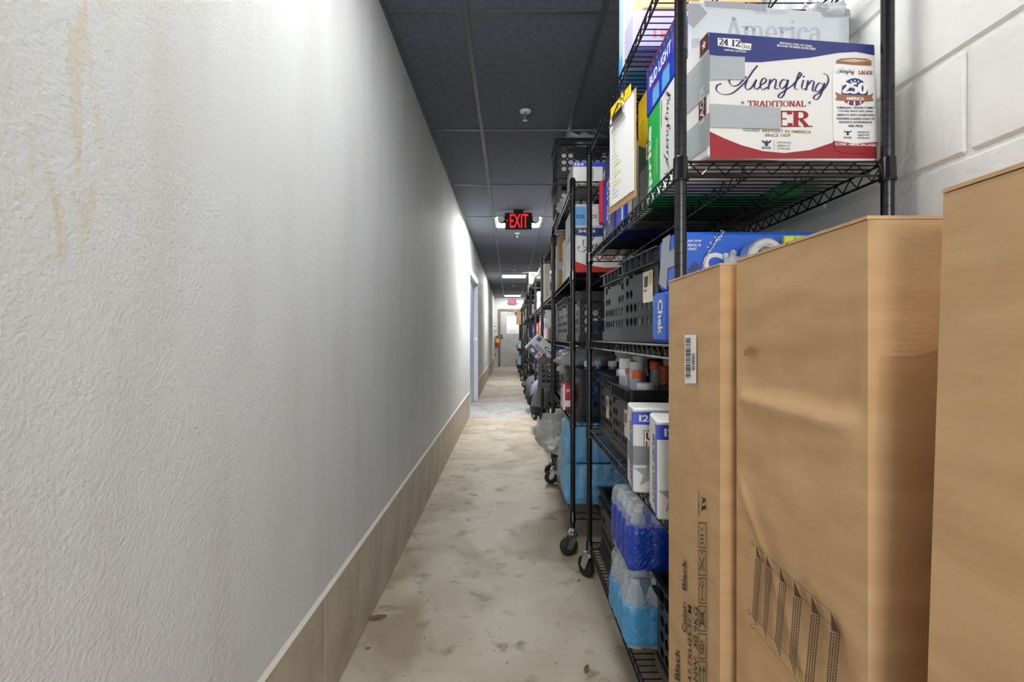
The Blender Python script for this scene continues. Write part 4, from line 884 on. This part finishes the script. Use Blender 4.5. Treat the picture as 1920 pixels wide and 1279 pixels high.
t, F = carton('carton', 'pale pack inside the grey crate behind the labelled one', 'box', .418, 1.70, s3+.012, .28, .23, .15, CREAM); F['left'].rect('grey_print', SQ, .05, .03, .2, .09, SILVER, 1)
t = thing('snack_bag', 'olive and silver bag showing in the handle hole of the labelled crate', 'bag', (.48, 1.46, s3+.182)); blob('bag_body', OLIVE, t, (0, 0, .045), (.07, .09, .045), 4, .3); B().box(-.05, -.004, .08, .05, .004, .097, .001).ob('crimped_edge', SILVER, t)
# first rack, lower shelf: usa cases and bottle crates
s2 = Z1[1]
def usa(label, x, y, rz):
    t, F = carton('beer_case', label, 'case', x, y, s2+.001, .27, .118, .226, CASEW, rz, 'white beer cases with grey stars', c=.005)
    f = F['near']
    f.rect('blue_band', SQ, .0, .182, .27, .216, BLUE, 1); f.rect('lettering', textshape('I24', .03), .016, .190, .060, .208, PAPER, 2); f.rect('lettering', textshape('12 OZ CANS', .01), .07, .190, .13, .208, SKYB, 2)
    f.poly('shield', [(.030, .165), (.092, .165), (.092, .115), (.061, .090), (.030, .115)], PAPER, 2)
    f.poly('shield_edge', [(.028, .167), (.094, .167), (.094, .114), (.061, .0875), (.028, .114)], DRED, 1); f.rect('lettering', textshape('USA', .03), .034, .142, .088, .162, INK, 3)
    for k in range(6): f.rect('red_stripe', SQ, .033+.0102*k, .101+abs(k-2.5)*.005, .037+.0102*k, .138, RED, 3)
    f.rect('grey_star', star(), .0, .012, .09, .095, SILVER, 1); f.rect('grey_star', star(), .12, .05, .22, .15, SILVER, 1)
    f.rect('lettering', textshape('SUPERIOR LIGHT BEER', .01), .03, .004, .2, .010, INKG, 1)
    g_ = F['left']; g_.rect('blue_strip', SQ, .096, .0, .115, .215, BLUE, 1); g_.decal('lettering', textshape('BUD LIGHT', .02), [(.06, .185), (.06, .02), (.088, .02), (.088, .185)], NAVYD, 2)
    return t, F
t, F = usa('white beer case with shield and grey tape standing farther along the shelf edge', .3285, 1.285, -.12); F['near'].rect('grey_tape', SQ, -.001, .075, .05, .125, TAPED, 4); F['left'].rect('grey_tape', SQ, .03, .075, .119, .125, TAPED, 4)
t, F = usa('white beer case with blue edge standing nearest the cartons on the lower shelf', .3345, 1.095, -.14)
t, F = crate('black crate of capped bottles behind the white beer cases', .392, 1.545, s2, dims=(.37, .30, .245)); crate_label(F['left'], .20, .08, .26, .17)
t, F = crate('black crate of white-capped jars behind the bottle crate', .405, 1.877, s2, dims=(.37, .27, .262)); crate_label(F['left'], .13, .08, .19, .17)
def bottle(label, x, y, z, r, h, body, capm, caph, lab=None, name='bottle', cr=.55):
    t = thing(name, label, 'bottle', (x, y, z), group='bottles in the rack crates')
    sh = h-caph
    B().lathe([(r*.9, 0), (r, .006), (r, sh*.62), (r*.85, sh*.74), (r*cr, sh*.88), (r*cr*.9, sh)], 16).ob('body', body, t, True)
    B().lathe([(r*cr*1.08, sh), (r*cr*1.12, sh+.004), (r*cr*1.08, h-.003), (r*cr*.95, h)], 16).ob('cap', capm, t, True)
    if lab: B().lathe([(r*1.012, sh*.2), (r*1.012, sh*.55)], 16).ob('bottle_label', lab, t, True)
    return t
bz = s2+.011
WC = mat('white_cap', (222, 224, 224), .4); BLKG = mat('dark_bottle', (30, 26, 24), .15)
def shaker(label, x, y, z, h, r=.026):
    t = thing('supplement_tube', label, 'bottle', (x, y, z), group='bottles in the rack crates')
    B().lathe([(r*.95, 0), (r, .005), (r, h*.79), (r*.96, h*.81)], 18).ob('body', GLASS, t, True); B().lathe([(r*.9, .006), (r*.9, h*.60)], 14).ob('powder', BLKG, t, True)
    B().lathe([(r*.98, h*.80), (r*1.02, h*.81), (r*1.02, h*.87), (r*.98, h*.875), (r*1.02, h*.88), (r*1.02, h*.97), (r*.9, h)], 18).ob('lid', WC, t, True)
    fr = Face(t, (-r*.4, -r*1.03, h*.82), (1, 0, 0), (0, 0, 1)); fr.rect('round_logo', disc(12), 0, 0, r*.8, r*1.0, mat('rust_print', (206, 120, 104), .5), 1); return t
shaker('white-lidded shaker standing in the back of the bottle crate', .432, 1.79, bz, .325, .025); shaker('tall white-lidded shaker behind the other white lids', .487, 1.81, bz, .332, .025); shaker('white-lidded shaker in front of the tall white lid', .457, 1.735, bz, .315, .025)
bottle('clear bottle with square orange cap at the front of the bottle crate', .442, 1.665, bz, .022, .288, GLASS, ORANGE, .026, CASEW, cr=.8)
bottle('clear bottle with orange cap standing at the rear of the bottle crate', .525, 1.74, bz, .024, .315, GLASS, ORANGE, .028, BLKG, cr=.75)
bottle('black bottle with black cap between the orange-capped bottles', .54, 1.80, bz, .026, .322, BLKG, BLKG, .05, cr=.9)
bottle('amber sauce bottle with rust red cap at the cartons side of the crate', .535, 1.655, bz, .024, .305, AMBER, mat('rust_cap', (150, 60, 34), .4), .05, YELLOW, cr=.8)
bottle('olive green jar with dark lid beside the amber bottle', .515, 1.585, bz, .027, .245, OLIVE, INK, .02, cr=.95)
t = thing('jar', 'jar with a wide round white lid at the front of the bottle crate', 'jar', (.452, 1.60, bz))
B().lathe([(.026, 0), (.029, .006), (.029, .21), (.026, .22)], 22).ob('body', GLASS, t, True); B().lathe([(.029, .222), (.031, .226), (.031, .248), (.028, .252)], 24).ob('lid', WC, t, True)
for i, (x, y, h) in enumerate([(.46, 1.95, .275), (.55, 1.93, .29), (.64, 1.97, .28)]):
    bottle('grey jar with white cap, %s, in the crate at the far post' % ('closest to the corridor', 'middle one', 'closest to the wall')[i], x, y, bz, .032, h, SILVER, WC, .04, CASEW, cr=.8)
# first rack, floor shelf
s1 = Z1[0]
BOT = B().lathe([(.026, 0), (.030, .006), (.030, .055), (.027, .07), (.030, .085), (.030, .135), (.020, .175), (.013, .185), (.013, .205)], 10).mesh('bottle', GLASS, True)
CAPM = B().lathe([(.0145, .188), (.0145, .206)], 10).mesh('cap', WC, True)
def puffy(dx, dy, dz, seed, amp=.006, n=36, rnd=.024):
    """shrink film: rounded box with wrinkles"""
    b = B(); vs = []; idx = {}
    def put(p):
        k = tuple(round(q, 5) for q in p)
        if k not in idx:
            c = Vector([min(max(p[i], rnd), (dx, dy, dz)[i]-rnd) for i in range(3)]); d = Vector(p)-c
            if d.length > 1e-6: d.normalize(); d = c+d*rnd
            else: d = Vector(p)
            nn = noise.noise(Vector(p)*14+Vector((seed, 0, 0)))+.6*noise.noise(Vector(p)*34+Vector((0, seed, 0)))
            o = (Vector(p)-Vector((dx/2, dy/2, dz/2))).normalized(); d = d+o*(nn*amp+.5*amp*noise.noise(Vector(p)*90+Vector((seed, seed, 0)))); u_ = p[0] if abs(p[1]-dy/2) > dy*.49 else p[1]; d = d-Vector((o.x, o.y, 0))*.010*(1-abs(math.sin(math.pi*(u_-.004)/.062)))**1.5*(1 if 0 < p[2] < dz else 0); d.z = max(d.z, 0); idx[k] = len(vs); vs.append(d)
        return idx[k]
    fs = []
    for ax in range(3):
        k1, k2 = (ax+1) % 3, (ax+2) % 3; D = (dx, dy, dz)
        for sd in (0, 1):
            for i in range(n):
                for j in range(n):
                    q = []
                    for (a_, c_) in ((i, j), (i+1, j), (i+1, j+1), (i, j+1)):
                        p = [0, 0, 0]; p[ax] = D[ax]*sd; p[k1] = D[k1]*a_/n; p[k2] = D[k2]*c_/n; q.append(put(p))
                    fs.append(tuple(q if sd else q[::-1]))
    return b.add(vs, fs)
def water_pack(label, x, y, z, nx, ny, filmm, band, seed, bandz=(.02, .135), text=False):
    t = thing('water_pack', label, 'water pack', (x, y, z+.0015), group='shrink-wrapped water packs')
    p = .062; dx, dy, dz = nx*p+.008, ny*p+.008, .212
    for i in range(nx):
        for j in range(ny):
            if 0 < i < nx-1 and 0 < j < ny-1: continue
            o = link('bottle', BOT, t); o.location = (.004+p*(i+.5), .004+p*(j+.5), .003); c = link('cap', CAPM, o)
    puffy(dx, dy, dz, seed).ob('shrink_film', filmm, t, 'all')
    bb_ = puffy(dx+.012, dy+.012, bandz[1]-bandz[0], seed, .003, 30, .024).ob('printed_band', band, t, 'all'); bb_.location = (-.006, -.006, bandz[0])
    if text:
        f = Face(t, (0, -.011, 0), (1, 0, 0), (0, 0, 1))
        for k, sx in enumerate(('40 16.9 FL OZ', 'RECYCLABLE', 'BOTTLES', '(507.4 FL OZ)')): f.rect('lettering', textshape(sx, .015), .10, .075-.012*k, .18, .083-.012*k, NAVY, 1)
        f.rect('recycling_mark', strokes([[(.1, .1), (.9, .1), (.5, .9), (.1, .1)]], .1, .16, False), .07, .10, .085, .115, NAVY, 1)
    return t
FB2 = film_mat('blue_print_film', (60, 176, 242), .38, .1, (50, .006)); FB3 = film_mat('deep_blue_print', (20, 66, 190), .14, .1, (50, .008))
water_pack('shrink-wrapped water pack with light blue print on the lowest shelf by the cartons', .349, 1.437, s1, 6, 4, FILM, FB2, 1, (.012, .135), True)
water_pack('water pack with deep blue print stacked on the light blue one', .356, 1.432, s1+.219, 6, 4, FILM, FB3, 5, (.02, .16))
t, F = crate('black crate on the lowest shelf half hidden behind the narrow carton', .425, 1.075, s1, dims=(.36, .31, .262))
t, F = crate('black crate on the lowest shelf between the water packs and the far post', .398, 1.80, s1, dims=(.37, .30, .285)); crate_label(F['near'], .12, .06, .2, .16)
# ------------------------------------------------------------------ second rack
def RXY(x, y): return x+.01*(y-2.45), y
q5, q4, q3, q2, q1 = Z2[4], Z2[3], Z2[2], Z2[1], Z2[0]
t, F = carton('beer_case', 'white beer case with blue top band lying on top of the second rack', 'case', .334, 2.53, q5+.001, .40, .26, .124, CASEW); f = F['near']
f.rect('blue_band', SQ, 0, .100, .40, .124, BLUE, 1); f.rect('lettering', textshape('I24', .03), .008, .105, .055, .119, PAPER, 2); f.decal('lettering', textshape('CARTON DATE 0126', .01), [(.10, .09), (.10, .03), (.108, .03), (.108, .09)], INK, 1); f.poly('navy_corner', [(.205, .0), (.23, .03), (.24, .1), (.215, .1), (.20, .06)], NAVY, 1)
t, F = carton('beer_case', 'blue beer case standing behind the white case on top of the second rack', 'case', .50, 2.80, q5+.001, .26, .16, .135, BLUE); F['near'].rect('white_panel', SQ, .0, .0, .05, .135, PAPER, 1); F['left'].rect('red_band', SQ, .02, .02, .05, .12, RED, 1)
crate('black crate in the lower place of the stack on the second rack', .319, 3.21, q5, dims=(.40, .34, .262)); crate('black crate on top of another crate near the ceiling', .319, 3.21, q5+.264, dims=(.40, .34, .262))
for k_ in range(2):
    t, F = carton('carton', ('white pack inside the lower crate on top of the second rack', 'white pack inside the topmost crate near the ceiling')[k_], 'box', .335, 3.226, q5+.012+.264*k_, .37, .30, .175, PAPER); F['near'].rect('grey_print', SQ, .05, .02, .3, .05, SILVER, 1)
t = thing('plastic_wrap', 'crumpled clear plastic wrap spilling over the topmost crate', 'wrap', (.50, 3.37, q5+.264+.20)); blob('film', WRAP, t, (0, 0, .07), (.15, .13, .075), 21, .45, 6, 30, 20); blob('loose_end', WRAP, t, (.12, -.05, .06), (.09, .07, .05), 5, .5)
for i, (yy, h) in enumerate(((2.94, .05), (3.08, .07))):
    t = thing('plastic_wrap', ('loose scrap of grey film hanging at the top edge of the second rack', 'grey film bundle at the foot of the stacked crates')[i], 'wrap', (.335, yy, q5)); blob('film', WRAP, t, (0, 0, h*.5), (.035, .05, h*.5), 30+i, .4); B().tube([(0, 0, h*.8), (-.01, .01, h*1.1), (0, .03, h*1.2)], .003, 5).ob('twisted_end', WRAP, t)
# brewery shelf
t, F = carton('beer_case', 'white lager case with red foot on the second rack above the crates', 'case', .338, 2.515, q4+.001, .268, .38, .235, CASEW); f = F['near']
f.decal('script_lettering', script_name(7, 22), [(.02, .10), (.25, .10), (.25, .19), (.02, .19)], NAVYD, 1); f.poly('red_band', [(0, 0), (.268, 0), (.268, .035), (.16, .03), (.06, .045), (0, .065)], RED, 1); f.poly('navy_band', [(0, .235), (0, .2), (.1, .19), (.268, .205), (.268, .235)], NAVY, 1)
f.rect('lettering', textshape('24|12', .03), .02, .210, .11, .228, PAPER, 2); f.rect('lettering', textshape('LAGER', .03), .12, .07, .22, .095, DRED, 1); F['left'].rect('navy_band', SQ, 0, .20, .38, .235, NAVY, 1)
t, F = carton('beer_case', 'beer case with printed blue cans stacked on the red-footed lager case', 'case', .336, 2.515, q4+.2375, .268, .38, .126, CASEG); f = F['near']
for k in range(4):
    f.poly('printed_can', [(.006+.065*k, .014), (.006+.065*k, .10), (.014+.065*k, .112), (.054+.065*k, .112), (.062+.065*k, .10), (.062+.065*k, .014)], SKYB if k != 1 else PAPER, 1); f.rect('lettering', textshape('ROS', .02), .014+.065*k, .05, .054+.065*k, .07, INK, 2)
t, F = carton('carton', 'tall plain brown carton on the upper shelf of the second rack', 'box', .334, 3.25, q4+.001, .40, .14, .36, KRAFT2); F['near'].rect('packing_tape', SQ, .0, .12, .4, .17, TAPE, 1)
t, F = carton('soda_case', 'pale green soda case standing before the brown carton on the second rack', 'case', .345, 3.02, q4+.001, .36, .125, .28, mat('pale_green', (206, 214, 200), .45)); F['left'].rect('green_panel', SQ, 0, 0, .06, .08, GREEN, 1); F['left'].rect('grey_print', SQ, .03, .12, .09, .24, SILVER, 1)
t, F = carton('soda_case', 'white soda case with green corner behind the tall brown carton', 'case', .34, 3.42, q4+.001, .36, .125, .33, CASEW); F['left'].rect('green_panel', SQ, 0, 0, .12, .10, GREEN, 1); F['left'].rect('red_print', SQ, .03, .15, .06, .25, RED, 1)
# crate shelf
crate('black crate with a pink bottle in it on the second rack', .368, 2.54, q3, dims=(.38, .32, .262)); crate('black crate holding white packs behind the pink bottle crate', .348, 2.89, q3, dims=(.38, .30, .262)); crate('black crate at the far end of the middle shelf on the second rack', .356, 3.24, q3, dims=(.38, .30, .262))
for i, (yy, m_) in enumerate(((2.575, CREAM), (2.915, CASEW), (3.265, CASEG))):
    t, F = carton('carton', ('cream pack inside the pink bottle crate', 'white pack inside the crate behind the pink bottle', 'grey pack inside the far crate of the second rack')[i], 'box', .39, yy, q3+.012, .26, .24, .19, m_); F['left'].rect('dark_print', SQ, .04, .05, .18, .12, NAVY, 1); F['near'].rect('dark_print', SQ, .03, .04, .12, .1, NAVY, 1)
bottle('pink squeeze bottle sticking out of a crate on the second rack', .48, 2.76-.02+.09, q3+.011, .0, .0, PINK, PINK, .0) if False else None
t = thing('squeeze_bottle', 'pink squeeze bottle with pointed nozzle standing in a crate', 'bottle', (.70, 2.70, q3+.012)); B().lathe([(.028, 0), (.03, .01), (.03, .235), (.032, .24)], 16).ob('body', PINK, t, True); B().lathe([(.034, .238), (.036, .245), (.034, .262), (.014, .272), (.010, .285), (.012, .29), (.004, .315)], 16).ob('nozzle', PINK, t, True)
# bottle crate shelf
crate('black crate with blue drinks on the second rack lower shelf', .372, 2.54, q2, dims=(.36, .30, .245)); crate('black crate under the grey plastic bag on the second rack', .352, 2.89, q2, dims=(.38, .30, .245)); crate('black crate at the far post of the second rack lower shelf', .36, 3.24, q2, dims=(.38, .30, .245))
for i, (x, y) in enumerate([(.43, 2.62), (.56, 2.62), (.62, 2.60), (.50, 2.72), (.66, 2.74)]):
    bottle('blue drink bottle %s in the second rack crate' % ['at the corridor corner', 'in the front row', 'at the wall end of the front row', 'behind the front row', 'in the rear wall corner'][i], x, y, q2+.011, .027, .275, BOTB, WC, .03, cr=.85)
t, F = carton('carton', 'pale carton inside the crate under the grey plastic bag', 'box', .38, 2.91, q2+.012, .28, .25, .15, CASEG); F['left'].rect('dark_print', SQ, .04, .05, .2, .1, INK, 1)
t = thing('plastic_bag', 'grey translucent plastic bag heaped on a crate of the second rack', 'bag', (.47, 3.02, q2+.165)); blob('bag_body', WRAP, t, (0, 0, .10), (.17, .17, .10), 40, .35, 5, 30, 20); B().tube([(-.05, 0, .18), (-.09, -.02, .20), (-.12, .0, .17)], .008, 6).ob('bag_handle', WRAP, t)
t, F = carton('snack_carton', 'small red and white carton standing out at the second rack edge', 'box', .304, 2.74, q2+.001, .05, .12, .145, RED); F['near'].rect('white_panel', SQ, .01, .02, .05, .055, PAPER, 1); F['near'].rect('white_panel', SQ, .0, .0, .012, .145, CASEW, 1); F['left'].rect('white_panel', SQ, .0, .01, .12, .12, CASEW, 1); F['near'].rect('lettering', textshape('JR', .03), .018, .10, .04, .12, PAPER, 1)
# floor shelf
water_pack('light blue water pack on the floor shelf of the second rack', .298, 2.545, q1, 7, 4, FILMB, FILMB, 9); water_pack('light blue water pack stacked on another on the second rack', .302, 2.55, q1+.219, 6, 4, FILMB, FILMB, 14)
water_pack('clear water pack behind the blue stack on the second rack', .31, 2.84, q1, 6, 4, FILM, FILMB, 17)
t = thing('plastic_bag', 'clear plastic bag of white cups hanging over the floor shelf edge', 'bag', (.35, 3.40, q1+.075)); blob('bag_body', BAG, t, (0, 0, .14), (.16, .17, .14), 52, .3, 5, 34, 24); blob('bag_neck', BAG, t, (.09, -.12, .22), (.07, .06, .07), 55, .4)
for i in range(4): o = B().lathe([(.026, 0), (.036, .09), (.034, .092)], 16, c=(0, 0, 0)).ob('paper_cup', WC, t, True); o.location = (-.06+.045*i, -.03+.035*(i % 2), .05+.03*(i % 3)); o.rotation_euler = (1.2, .4*i, .7*i)
# ------------------------------------------------------------------ third rack and beyond
t, F = crate('black crate sticking out over the corridor from the third rack', .235, 3.895, Z3[1], rz=-.04, dims=(.36, .30, .245)); F['near'].rect('paper_label', SQ, .0, -.0, .02, .02, CRATE, 1) if False else None
tt, F = carton('beer_case', 'tilted white and navy beer case with yellow print leaning on the jutting crate', 'case', .352, 3.90, .800, .16, .22, .31, CASEW, rot=(0, -math.radians(46), 0)); f = F['near']
f.rect('navy_panel', SQ, .0, .21, .055, .30, NAVY, 1); f.rect('white_mark', disc(12), .012, .235, .042, .275, PAPER, 2); f.rect('navy_panel', SQ, .0, .09, .07, .17, NAVY, 1); f.rect('grey_print', SQ, .06, .15, .09, .27, SILVER, 1)
f.rect('orange_mark', disc(12), .02, .175, .05, .205, ORANGE, 1); f.decal('lettering', textshape('Cor', .03), [(.10, .20), (.10, .10), (.13, .10), (.13, .20)], INK, 1); f.poly('yellow_print', [(0, 0), (.16, 0), (.16, .06), (.08, .10), (0, .075)], YELLOW, 1); f.rect('lemon', disc(14), .07, .015, .125, .07, ORANGE, 2); f.rect('dark_mark', SQ, .11, .26, .145, .295, NAVY, 1)
B().box(-.006, -.006, -.004, .166, .226, .0, .0).ob('dark_edge', NAVY, tt) if False else None
t, F = carton('folded_board', 'tall pale blue panel standing at the front of the third rack', 'panel', .358, 4.23, Z3[1]+.001, .03, .14, .355, mat('periwinkle', (126, 158, 222), .45)); F['left'].rect('white_strip', SQ, .0, .0, .02, .355, PAPER, 1)
t = thing('drink_cooler', 'round bright blue drink cooler on the third rack lower shelf', 'cooler', (.54, 4.62, Z3[1]+.001)); B().lathe([(.12, 0), (.13, .01), (.14, .27), (.145, .275)], 26).ob('body', CHEK, t, True); B().lathe([(.15, .272), (.152, .29), (.14, .315), (.05, .322)], 26).ob('lid', CHEK, t, True); B().tube([(-.15, 0, .2), (-.19, 0, .24), (-.15, 0, .27)], .007, 6).ob('handle', PAPER, t)
t, F = carton('paper_towel_pack', 'blue and white wrapped pack on the third rack middle shelf', 'pack', .345, 4.40, Z3[2]+.10, .24, .18, .16, PAPER, c=.02); F['left'].rect('blue_band', SQ, .02, .10, .16, .155, BLUE, 1); F['left'].rect('blue_band', SQ, .02, .005, .16, .05, BLUE, 1)
t, F = carton('carton', 'brown carton under the blue and white wrapped pack', 'box', .36, 4.38, Z3[2]+.001, .30, .24, .097, KRAFT2); F['left'].rect('packing_tape', SQ, .09, 0, .14, .097, TAPE, 1)
t = thing('paper_roll', 'tall white paper roll standing at the far post of the third rack', 'roll', (.385, 4.96, Z3[3]+.001)); B().lathe([(.034, 0), (.034, .40)], 18).ob('roll', CREAM, t, True); B().lathe([(.015, .4), (.015, .404)], 12).ob('core', INK, t)
t, F = carton('carton', 'white carton lettered SKY on top of the fifth rack', 'box', .30, 7.30, Z3[4]+.001, .30, .22, .18, CASEW); F['near'].rect('lettering', textshape('SKY', .02), .02, .12, .14, .16, INK, 1)
B().add([(-.10, .02, .17), (0, .02, .18), (0, .14, .18), (-.10, .10, .165), (-.10, .02, .172), (0, .02, .183), (0, .14, .183), (-.10, .10, .168)], [(0, 3, 2, 1), (4, 5, 6, 7), (0, 1, 5, 4), (3, 7, 6, 2), (0, 4, 7, 3)]).ob('open_flap', CASEW, t)
t, F = carton('carton', 'small white carton on top of the sixth rack', 'box', .34, 8.6, Z3[4]+.001, .2, .2, .11, CASEW); F['near'].rect('grey_print', SQ, .02, .03, .1, .06, SILVER, 1)
t, F = carton('carton', 'brown carton jutting out near the end of the rack row', 'box', .20, 13.5, Z3[3]+.001, .34, .34, .36, KRAFT); F['near'].rect('packing_tape', SQ, .15, 0, .2, .36, TAPE, 1)
def backpack(label, x, y, z, sx, sy, sz, m, rz=0):
    t = thing('backpack', label, 'bag', (x, y, z), rz)
    blob('body', m, t, (0, 0, sz), (sx, sy, sz), x*9, .10, 2.5, 28, 20, .72); blob('base_trim', BLACKC, t, (0, 0, sz*.33), (sx*1.03, sy*1.03, sz*.33), x*9+1, .06, 2.5, 28, 12, .6)
    B().tube([(-sx*.4, -sy*.9, sz*1.6), (-sx*1.02, -sy*.5, sz*1.1), (-sx*1.08, -sy*.4, sz*.6)], .012, 8).ob('strap', BLACKC, t, True); B().tube([(-.03, 0, sz*1.94), (0, 0, sz*2.12), (.04, 0, sz*1.94)], .009, 8).ob('grab_handle', BLACKC, t, True)
    B().tube([(-sx*.98, -sy*.3, sz*.9), (-sx*.9, sy*.1, sz*1.3), (-sx*.6, sy*.3, sz*1.7)], .004, 6).ob('zip', BLACKC, t); return t
backpack('grey backpack with black base sagging out of the fourth rack floor shelf', .40, 5.72, Z3[0], .15, .26, .20, GREYB); backpack('dark grey backpack slumped on the fifth rack floor shelf', .40, 7.05, Z3[0], .17, .26, .17, mat('dark_grey_cloth', (84, 88, 98), .8))
backpack('pale blue grey bag jutting out low near the end door', .33, 13.9, Z3[0], .12, .2, .20, mat('pale_blue_cloth', (150, 162, 180), .8)); backpack('pale bag jutting out of the shelf above the low pale blue bag', .36, 13.80, Z3[1], .14, .2, .15, mat('pale_cloth', (186, 192, 200), .8))
SHN = ['floor', 'lower', 'middle', 'upper', 'top']
KIND = {'w': ('white carton', CASEW, 'carton', 'box'), 'b': ('brown carton', KRAFT2, 'carton', 'box'), 'n': ('navy beer case', NAVY, 'beer_case', 'case'), 'r': ('red and white soda case', RED, 'soda_case', 'case'), 'g': ('grey carton', CASEG, 'carton', 'box'), 's': ('sky blue case', SKYB, 'soda_case', 'case'), 'y': ('straw yellow carton', mat('straw', (214, 196, 140), .5), 'carton', 'box'), 'd': ('black carton', INK, 'carton', 'box')}
FILL = { # rack -> shelf -> things from near to far; c = crate
 0: {0: 'cgc', 1: '', 2: 'w..w', 3: 'w', 4: ''}, 1: {0: '...b', 1: 'cgw', 2: 'wbg', 3: 'wg', 4: ''}, 2: {0: '...c', 1: 'cwc', 2: 'rwn', 3: 'w', 4: ''}, 3: {0: 'cgb', 1: 'cdw', 2: 'nrw', 3: 'gw', 4: ''}, 4: {0: 'cwc', 1: 'cbd', 2: 'wnr', 3: 'b', 4: 'w'},
 5: {0: 'cb', 1: 'gc', 2: 'rn', 3: 'w', 4: ''}, 6: {0: 'wc', 1: 'cd', 2: 'nw', 3: 'rg', 4: ''}, 7: {0: '', 1: '', 2: 'cb', 3: '', 4: ''}, 8: {0: 'cw', 1: 'dc', 2: 'wb', 3: 'bg', 4: ''}}
rr = random.Random(11)
for k in range(9):
    for s in range(5):
        seq = FILL[k][s]; slot = 1.16/max(3, len(seq)) if seq else 1; seen = {}
        for j, ch in enumerate(seq):
            if ch == '.': continue
            y = min(RY[k]+.03+j*slot, RY[k]+RACK_L-.345); x = RX[k]+.015+rr.uniform(0, .03); z = Z3[s]; n = seq.count(ch); seen[ch] = seen.get(ch, 0)+1
            pos = '' if n == 1 else (['nearer ', 'farther '][seen[ch]-1])
            where = 'on the %s shelf of the %s rack' % (SHN[s], ORD[k])
            if ch == 'c': crate(pos+'black crate '+where, x, y, z, dims=(.36, .30, .245))
            else:
                nm, m_, ob, ct = KIND[ch]; dx, dy, dz = rr.uniform(.26, .37), min(slot-.04, rr.uniform(.2, .34)), rr.uniform(.17, .31)
                t, F = carton(ob, pos+nm+' '+where, ct, x, y, z+.001, dx, dy, dz, m_, group='assorted goods on the far racks')
                F['left'].rect('printed_panel', SQ, dy*.2, dz*.45, dy*.85, dz*.8, {'w': NAVY, 'r': PAPER, 'n': PAPER, 'b': TAPE, 'g': INK, 's': PAPER, 'y': DGREEN, 'd': SILVER}[ch], 1)
                F['near'].rect('printed_panel', SQ, dx*.1, dz*.55, dx*.7, dz*.85, {'w': NAVY, 'r': PAPER, 'n': PAPER, 'b': TAPE, 'g': INK, 's': PAPER, 'y': DGREEN, 'd': SILVER}[ch], 1)
for l, os_ in LABELS.items():
    if len(os_) > 1: print('SHARED LABEL', l, len(os_))
